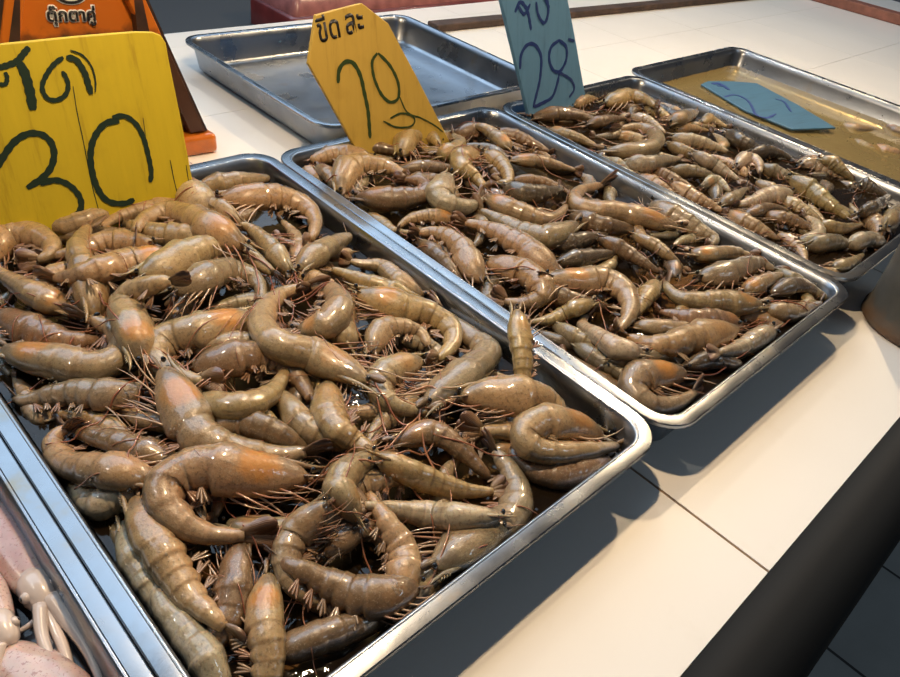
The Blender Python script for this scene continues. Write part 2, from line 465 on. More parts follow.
class Plane:
    def __init__(self, o, yaw, lean, roll_n=None):
        self.o = np.asarray(o, float)
        cy, sy = math.cos(math.radians(yaw)), math.sin(math.radians(yaw))
        self.ex = np.array([cy, sy, 0.0]); h = np.array([-sy, cy, 0.0])
        l = math.radians(lean)
        self.ey = math.cos(l) * np.array([0, 0, 1.0]) + math.sin(l) * h
        self.n = np.cross(self.ex, self.ey)
        if np.dot(self.n, CAM_P - self.o) < 0: self.n = -self.n
    def uv(self, x, y):
        d = CAM_M @ np.array([x - 450.0, y - 338.5, FPX])
        t = np.dot(self.o - CAM_P, self.n) / np.dot(d, self.n)
        q = CAM_P + t * d - self.o
        return np.array([np.dot(q, self.ex), np.dot(q, self.ey)])
    def at(self, u, h=0.0):
        return self.o + u[0] * self.ex + u[1] * self.ey + h * self.n
    def axes(self):
        return Matrix(((*self.ex,), (*self.ey,), (*self.n,))).transposed()

def board(name, pl, outline, thick, mat):
    vs = [pl.at(u) for u in outline] + [pl.at(u, -thick) for u in outline]
    n = len(outline)
    fs = [tuple(range(n)), tuple(n + k for k in reversed(range(n)))]
    for k in range(n): fs.append((k, n + k, n + (k + 1) % n, (k + 1) % n))
    # keep the mesh in the board's own axes so the paint grain follows the board
    R = np.stack([pl.ex, pl.ey, pl.n])
    loc = [R @ (q - pl.o) for q in vs]
    o = mesh_obj(name, loc, fs, mat, smooth=False)
    M = pl.axes().to_4x4(); M.translation = Vector(pl.o)
    o.matrix_world = M
    fix_normals(o)
    add_bevel(o, 0.0012, 2)
    return o

def strokes(name, pl, lists, mat, parent, h=0.0006):
    """lists: (pixel points, width in pixels) -> flat raised brush strokes in the board's own axes"""
    vs, fs = [], []
    for q, (px, wpx) in enumerate(lists):
        u = np.array([pl.uv(*p) for p in px])
        sc = depth_of(pl.at(u[0])) / FPX
        c, ln = crom(u, max(12, 5 * len(px)))
        n = len(c); k0 = len(vs)
        hh = h + 0.00012 * q
        for i, p in enumerate(c):
            t = c[min(i + 1, n - 1)] - c[max(i - 1, 0)]; t = t / (np.linalg.norm(t) + 1e-9)
            nn = np.array([-t[1], t[0]])
            e = min(i, n - 1 - i)
            w = 0.5 * wpx * sc * (0.55 if e == 0 else 0.85 if e == 1 else 1.0) * (1 + 0.12 * math.sin(i * 1.7 + q))
            vs += [(*(p + nn * w), hh), (*(p - nn * w), hh)]
        for i in range(n - 1):
            a = k0 + 2 * i; fs.append((a, a + 1, a + 3, a + 2))
    o = mesh_obj(name, vs, fs, mat, parent, smooth=False)
    sm = o.modifiers.new('ink', 'SOLIDIFY'); sm.thickness = 0.0005
    return o

def lettering(name, text, pl, p0, p1, mat, parent, h=0.0005, grow=0.0, yscale=1.0, drop=0.0, thick=0.0003):
    """text laid on the board so that it runs from pixel p0 to p1 along its baseline"""
    cu = bpy.data.curves.new(name, 'FONT'); cu.body = text; cu.size = 1.0; cu.offset = grow; cu.resolution_u = 3
    to = bpy.data.objects.new(name + '_src', cu); COL.objects.link(to)
    bpy.context.view_layer.update()
    dg = bpy.context.evaluated_depsgraph_get()
    me = bpy.data.meshes.new_from_object(to.evaluated_get(dg))
    bpy.data.objects.remove(to); bpy.data.curves.remove(cu)
    co = np.array([v.co[:] for v in me.vertices])
    a, b = pl.uv(*p0), pl.uv(*p1)
    d = b - a; ln = np.linalg.norm(d); d /= ln; nn = np.array([-d[1], d[0]])
    x0, x1 = co[:, 0].min() + grow, co[:, 0].max() - grow
    s = ln / (x1 - x0)
    for v, c in zip(me.vertices, co):
        q = a + d * (c[0] - x0) * s + nn * (c[1] * s * yscale + drop)
        v.co = (q[0], q[1], h)
    me.materials.clear(); me.materials.append(mat)
    o = bpy.data.objects.new(name, me); COL.objects.link(o); o.parent = parent
    sm = o.modifiers.new('ink', 'SOLIDIFY'); sm.thickness = thick
    return o

# yellow board "30" leaning on the orange scale
P1 = Plane(W(195, 203, 0.050), -5, 14)
q = [P1.uv(*p) for p in ((195, 192), (181, 118), (169, 60), (166, 43), (161, 35), (153, 32), (136, 31.5), (80, 36), (0, 44))]
dn = np.array([0, -0.030])
left = q[-1] + (q[-1] - q[5]) / np.linalg.norm(q[-1] - q[5]) * 0.035
bl = left + np.array([-0.012, q[0][1] - left[1]]) + dn
s1 = board('price_sign', P1, [q[0] + dn + np.array([0.004, 0])] + q + [left, bl], 0.008, M_YEL)
tag(s1, 'large yellow wooden price sign painted 30, leaning on the orange scale', 'sign')
strokes('painted_word', P1, [([(-2, 68), (8, 65), (17, 61), (24, 53), (29, 47)], 6), ([(19, 62), (25, 74), (30, 92), (33, 110)], 9), ([(-2, 84), (5, 84), (7, 78), (5, 72)], 4),
    ([(63, 57), (53, 65), (45, 77), (42, 88), (47, 98), (56, 100), (65, 95), (68, 86), (66, 78), (62, 71)], 4.5), ([(66, 57), (76, 60), (84, 72), (88, 84), (91, 94)], 6),
    ([(70, 50), (82, 55), (91, 66), (95, 80), (95, 92)], 1.6)], M_INKG, s1)
strokes('painted_number', P1, [([(-3, 168), (3, 157), (14, 142), (27, 134), (40, 134), (50, 141), (54, 153), (51, 167), (42, 178), (27, 188)], 6.5),
    ([(40, 184), (55, 180), (69, 185), (79, 196), (81, 207), (76, 215), (68, 220)], 6),
    ([(119, 121), (106, 123), (96, 134), (91, 148), (91, 166), (96, 185), (104, 198), (114, 203), (126, 203), (134, 199)], 6),
    ([(112, 117), (124, 116), (135, 123), (143, 137), (148, 155), (151, 172), (150, 182)], 5)], M_INKG, s1)

strokes('board_seam', P1, [([(73, 86), (77, 112), (83, 140), (92, 185), (100, 215)], 0.9), ([(143, 118), (146, 140), (150, 165)], 0.6), ([(170, 160), (174, 180), (178, 196)], 0.8), ([(186, 165), (189, 185)], 0.7)], M_INKG, s1, 0.0003)

# yellow board "20" standing in the second tray
P2 = Plane(W(400, 138, 0.052), -3, 12)
q = [P2.uv(*p) for p in ((449, 140), (441, 124), (415, 73), (388.5, 23.5), (362, 3), (316, 15), (308.5, 64), (331, 104), (357, 151), (362, 162), (456, 152))]
s2 = board('price_sign', P2, [q[10]] + q[:10], 0.006, M_YEL2)
tag(s2, 'yellow price sign with clipped corners painted 20, standing among shrimp', 'sign')
strokes('painted_number', P2, [([(338, 83), (339, 70), (345, 62), (353, 63), (360, 75), (364, 92), (368, 112), (370, 138)], 4.2),
    ([(377, 53), (372, 62), (374, 78), (381, 94), (390, 102), (398, 98), (398, 83), (390, 66), (378, 53)], 3.2),
    ([(399, 96), (407, 112), (421, 118), (434, 125), (443, 132)], 1.4), ([(383, 121), (396, 127), (411, 126), (414, 118), (402, 113), (390, 118)], 1.8)], M_INKG2, s2)
lettering('printed_word', 'ขีด', P2, (319.5, 42.5), (340.5, 36.5), M_INKK, s2, grow=0.016, yscale=1.25)
lettering('printed_word', 'ละ', P2, (347, 34.5), (364, 29.8), M_INKK, s2, grow=0.016, yscale=1.25)

# blue board "28" at the back of the third tray
P3 = Plane(W(556, 101, 0.050), 4, 13)
q = [P3.uv(*p) for p in ((584.5, 90), (576, 42), (565, -16), (548, -22), (512, -20), (498, -14), (512, 45), (528, 112), (530, 122), (588, 104))]
s3 = board('price_sign', P3, [q[9]] + q[:9], 0.006, M_BLU)
tag(s3, 'pale blue wooden price sign painted 28 in dark blue, standing upright', 'sign')
strokes('painted_number', P3, [([(520, 69), (521, 55), (527, 45), (535, 45), (541, 57), (540, 78), (536, 96), (534, 106), (542, 103), (552, 97), (557, 84), (559, 74)], 3.6),
    ([(559, 40), (551, 47), (549, 59), (553, 70), (560, 71), (566, 60), (566, 47), (559, 40)], 3.4), ([(552, 70), (562, 74), (571, 80), (574, 89), (569, 97)], 2.6), ([(568, 39), (574, 41)], 2.5)], M_INKB, s3)
strokes('painted_word', P3, [([(515, 12), (520, 2), (526, 8), (529, 18), (531, 30)], 3.6), ([(517, 4), (524, 14), (530, 4)], 3.4), ([(513, -6), (524, -12), (531, -4)], 3), ([(536, 2), (538, 15), (544, 23), (548, 12), (546, -3), (540, -8)], 3.2), ([(544, -2), (549, 8)], 3)], M_INKB, s3)

# blue board lying in the fourth tray, propped on its near edge
a_, b_, c_ = W(701, 84, 0.021), W(793, 128, 0.024), W(837, 127, 0.021)
d_ = W(755, 82, 0.027)
class Free(Plane):
    def __init__(self, a, b, c):
        self.o = a; self.ex = (b - a) / np.linalg.norm(b - a)
        n = np.cross(self.ex, c - a); n /= np.linalg.norm(n)
        if n[2] < 0: n = -n
        self.n = n; self.ey = np.cross(n, self.ex)
P4 = Free(a_, b_, d_)
q = [P4.uv(*p) for p in ((701, 84), (745, 110), (793, 129), (836, 127.5), (797, 104), (757, 83), (732, 81), (708, 81))]
s4 = board('price_sign', P4, q, 0.004, M_BLU2)
tag(s4, 'blue wooden price sign lying tilted in yellowish water', 'sign')
strokes('painted_word', P4, [([(712, 84), (720, 84), (729, 90)], 4), ([(717, 86), (725, 86)], 3)], M_INKB, s4)
strokes('painted_number', P4, [([(724, 97), (735, 95), (747, 100), (753, 109), (756, 115), (767, 118), (776, 114)], 2.6), ([(775, 99), (784, 102), (791, 112)], 2.2)], M_INKB, s4)

# ------------------------------------------------------------------ orange spring scale behind the first sign
M_ORA = plain('orange_enamel', (0.52, 0.13, 0.008), 0.33, coat=0.5, var=0.25, bumps=(40, 0.1))
M_ORAD = plain('orange_enamel_worn', (0.30, 0.075, 0.008), 0.4, coat=0.3, var=0.4)
M_BRN = plain('brown_rust_recess_shade', (0.045, 0.018, 0.010), 0.5, var=0.6, bumps=(90, 0.4))
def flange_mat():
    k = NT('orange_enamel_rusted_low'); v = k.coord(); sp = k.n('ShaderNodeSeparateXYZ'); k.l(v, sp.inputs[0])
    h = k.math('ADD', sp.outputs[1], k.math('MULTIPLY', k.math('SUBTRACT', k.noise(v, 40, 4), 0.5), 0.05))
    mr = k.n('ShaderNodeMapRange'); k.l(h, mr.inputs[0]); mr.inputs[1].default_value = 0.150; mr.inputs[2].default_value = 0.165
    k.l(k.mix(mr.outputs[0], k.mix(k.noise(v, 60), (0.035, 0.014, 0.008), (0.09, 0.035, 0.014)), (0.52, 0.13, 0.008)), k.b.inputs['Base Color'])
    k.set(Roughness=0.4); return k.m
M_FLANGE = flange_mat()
sc_root = bpy.data.objects.new('spring_scale', None); COL.objects.link(sc_root)
PS = Plane(W(212, 150, 0.0), -4, 6)
rot_s = PS.axes().to_4x4(); rot_s.translation = Vector(PS.o)
sc_root.matrix_world = rot_s
tag(sc_root, 'orange enamelled market scale behind the yellow 30 sign', 'scale')
uvs_ = lambda x, y: PS.uv(x, y)
tr_ = uvs_(145, 0); br_ = uvs_(205, 132)
tl_ = uvs_(-9, 0); 
cxm = None
H1 = 0.30
def edge_x(uA, uB, y): return uA[0] + (uB[0] - uA[0]) * (y - uA[1]) / (uB[1] - uA[1])
base_y = 0.028
xr_b, xr_t = edge_x(tr_, br_, base_y), edge_x(tr_, br_, H1)
l0, l1 = uvs_(13, 0), uvs_(6, 43)
xl_b, xl_t = edge_x(l0, l1, base_y) , edge_x(l0, l1, H1)
# mirror the left from the right about the panel's middle so the body is symmetrical
mid = 0.5 * (uvs_(137, 20)[0] + uvs_(19, 20)[0])
xl_b, xl_t = 2 * mid - xr_b, 2 * mid - xr_t
D0 = 0.17
def frus(name, fx, y0, y1, z0, z1, zt0, zt1, mat):
    (a0, a1, b0, b1) = fx
    vs = [(a0, y0, z0), (a1, y0, z0), (b1, y1, zt0), (b0, y1, zt0), (a0, y0, z1), (a1, y0, z1), (b1, y1, zt1), (b0, y1, zt1)]
    fs = [(0, 1, 2, 3), (7, 6, 5, 4), (0, 4, 5, 1), (1, 5, 6, 2), (2, 6, 7, 3), (3, 7, 4, 0)]
    o = mesh_obj(name, vs, fs, mat, sc_root, smooth=False); fix_normals(o); return o
core = frus('body', (xl_b + .004, xr_b - .004, xl_t + .004, xr_t - .004), base_y, H1, -0.010, -D0, -0.010, -D0 * 0.62, M_FLANGE); add_bevel(core, 0.002)
# side flanges standing proud of the recessed front panel
fw = 0.020
for (b_o, t_o, sgn) in ((xl_b, xl_t, 1), (xr_b, xr_t, -1)):
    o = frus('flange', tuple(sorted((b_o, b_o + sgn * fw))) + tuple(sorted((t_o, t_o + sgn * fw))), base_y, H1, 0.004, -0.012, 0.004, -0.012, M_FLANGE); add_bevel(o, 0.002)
for (b_o, t_o, sgn) in ((xl_b, xl_t, -1), (xr_b, xr_t, 1)):
    o = frus('side_panel', tuple(sorted((b_o - sgn * 0.003, b_o + sgn * 0.0035))) + tuple(sorted((t_o - sgn * 0.003, t_o + sgn * 0.0035))), base_y, H1, 0.002, -D0, 0.002, -D0 * 0.62, M_BRN)
    o['label'] = 'dark brown worn side panel'
vs, fs = box_vf(xl_b - 0.020, xr_b + 0.012, 0.0, base_y - 0.002, -D0 - 0.01, 0.012)
o = mesh_obj('foot', vs, fs, M_ORA, sc_root, smooth=False); add_bevel(o, 0.006, 3)
vs, fs = box_vf(xl_t - 0.004, xr_t + 0.004, H1, H1 + 0.008, -D0 * 0.66, 0.006)
o = mesh_obj('top_plate', vs, fs, M_ORAD, sc_root, smooth=False); add_bevel(o, 0.002)
# dark slabs beside the flanges, the shade of recesses put into their colour
for pts in (((19, -6), (19, 46), (7, 46), (14, -6)), ((132, -6), (137, 40), (150, 40), (140, -6))):
    uu = [uvs_(*p) for p in pts]
    vs = [(u[0], u[1], 0.0045) for u in uu] + [(u[0], u[1], -0.012) for u in uu]
    fs = [(0, 1, 2, 3), (7, 6, 5, 4), (0, 4, 5, 1), (1, 5, 6, 2), (2, 6, 7, 3), (3, 7, 4, 0)]
    o = mesh_obj('recess_shade', vs, fs, M_BRN, sc_root, smooth=False); fix_normals(o)
o1 = lettering('printed_name', 'ตุ๊กตาคู่', PS, (50.5, 22.5), (98, 22), M_WHITE, sc_root, h=-0.0085, grow=0.085, yscale=1.0, thick=0.0004)
o2 = lettering('printed_name', 'ตุ๊กตาคู่', PS, (50.5, 22.5), (98, 22), M_INKK, sc_root, h=-0.0070, grow=0.028, yscale=1.0, thick=0.0004)
# oval badge above the lettering
bc = uvs_(73, -6); bw = abs(uvs_(90, -6)[0] - bc[0]); bh = abs(uvs_(73, 6)[1] - bc[1])
def oval(name, sx, sy, z, mat, inner=0.0):
    n = 32; vs = [(bc[0] + bw * sx * math.cos(2 * math.pi * k / n), bc[1] + bh * sy * math.sin(2 * math.pi * k / n), z) for k in range(n)]
    if inner:
        vs += [(bc[0] + bw * inner * math.cos(2 * math.pi * k / n), bc[1] + bh * inner * math.sin(2 * math.pi * k / n), z) for k in range(n)]
        fs = [(k, (k + 1) % n, n + (k + 1) % n, n + k) for k in range(n)]
    else:
        fs = [tuple(range(n))]
    o = mesh_obj(name, vs, fs, mat, sc_root, smooth=False)
    sm = o.modifiers.new('print', 'SOLIDIFY'); sm.thickness = 0.0004
    return o
oval('badge', 1.05, 1.05, -0.0088, M_WHITE)
oval('badge_ring', 0.95, 0.95, -0.0078, M_INKK, 0.72)

# ------------------------------------------------------------------ far things on and behind the counter
M_WOOD = plain('dirty_wood', (0.055, 0.030, 0.018), 0.7, var=0.5, bumps=(80, 0.5))
a, b = W(437, 33, 0.0), W(712, 4, 0.0)
def beam(name, a, b, w, h, mat, z0=0.0005):
    d = (b - a); d[2] = 0; ln = np.linalg.norm(d); ang = math.atan2(d[1], d[0])
    vs, fs = box_vf(0, ln, 0, w, 0, h)
    o = mesh_obj(name, vs, fs, mat, smooth=False)
    o.location = (a[0], a[1], z0); o.rotation_euler = (0, 0, ang); add_bevel(o, 0.003)
    return o
o = beam('wooden_strip', a, W(830, -8, 0.0), 0.035, 0.015, M_WOOD)
tag(o, 'dirty brown wooden strip lying across the white counter at the back', 'wood strip')
M_RED = plain('maroon_plastic', (0.13, 0.022, 0.022), 0.35, coat=0.4, var=0.3, bumps=(30, 0.2))
M_RED2 = plain('pinkish_plastic', (0.30, 0.12, 0.12), 0.3, coat=0.5, var=0.35, bumps=(25, 0.5))
cr = bpy.data.objects.new('plastic_crate', None); COL.objects.link(cr); cr.location = (1.29, 1.43, -0.0595)
tag(cr, 'maroon plastic crate under pinkish plastic sheet, behind the empty tray and counter', 'crate')
vs, fs = loft(-0.36, 0.42, -0.085, 0.085, [(0.0, 0.0), (0.0, 0.050), (0.004, 0.054), (0.012, 0.054)], False, 0.014)
o = mesh_obj('crate_body', vs, fs, M_RED, cr); fix_normals(o)
vs, fs = loft(-0.36, 0.42, -0.085, 0.085, [(0.013, 0.052), (0.018, 0.078), (0.030, 0.094), (0.042, 0.100), (0.05, 0.102)], True, 0.03)
o = mesh_obj('plastic_sheet', vs, fs, M_RED2, cr); fix_normals(o)
o['label'] = 'pinkish plastic sheet over the crate'
M_BRICK = plain('brick_red_edging', (0.20, 0.075, 0.05), 0.6, var=0.3, bumps=(50, 0.3))
a, b = W(900, 26, 0.0), W(806, -1, 0.0)
o = beam('red_ledge', a, b + (b - a) * 0.4, -0.05, 0.030, M_BRICK)
tag(o, 'brick red ledge at the far right end of the white counter', 'ledge')

# grey pot at the right edge of the counter
k = NT('grey_stoneware'); vv = k.coord()
gx = k.n('ShaderNodeSeparateXYZ'); k.l(vv, gx.inputs[0])
mr = k.n('ShaderNodeMapRange'); k.l(k.math('ADD', gx.outputs[2], k.math('MULTIPLY', k.math('SUBTRACT', k.noise(vv, 45, 4), 0.5), 0.045)), mr.inputs[0])
mr.inputs[1].default_value = 0.004; mr.inputs[2].default_value = 0.028; mr.inputs[3].default_value = 1.0; mr.inputs[4].default_value = 0.0
k.l(k.mix(mr.outputs[0], k.ramp(k.noise(vv, 20), [(0.3, (0.055, 0.055, 0.05)), (0.7, (0.085, 0.083, 0.074))]), (0.11, 0.06, 0.03)), k.b.inputs['Base Color'])
k.set(Roughness=0.55); k.bump(k.noise(vv, 120, 4), 0.3, 0.001)
M_STONE = k.m
def lathe(name, prof, mat, parent=None, n=48):
    vs, fs = [], []
    for r, z in prof:
        for q in range(n): vs.append((r * math.cos(2 * math.pi * q / n), r * math.sin(2 * math.pi * q / n), z))
    for i in range(len(prof) - 1):
        for q in range(n): fs.append((i * n + q, i * n + (q + 1) % n, (i + 1) * n + (q + 1) % n, (i + 1) * n + q))
    o = mesh_obj(name, vs, fs, mat, parent); fix_normals(o); return o
pot = lathe('stone_mortar', [(0.001, 0.0), (0.062, 0.0), (0.0665, 0.004), (0.066, 0.012), (0.063, 0.018), (0.0625, 0.026), (0.063, 0.060), (0.064, 0.095), (0.065, 0.120), (0.064, 0.124), (0.060, 0.125), (0.056, 0.120), (0.045, 0.05), (0.001, 0.04)], M_STONE)
pot.location = (0.960, 0.078, 0.0004)
tag(pot, 'dark grey round mortar with a dirty brown foot at the right edge of the counter', 'mortar')

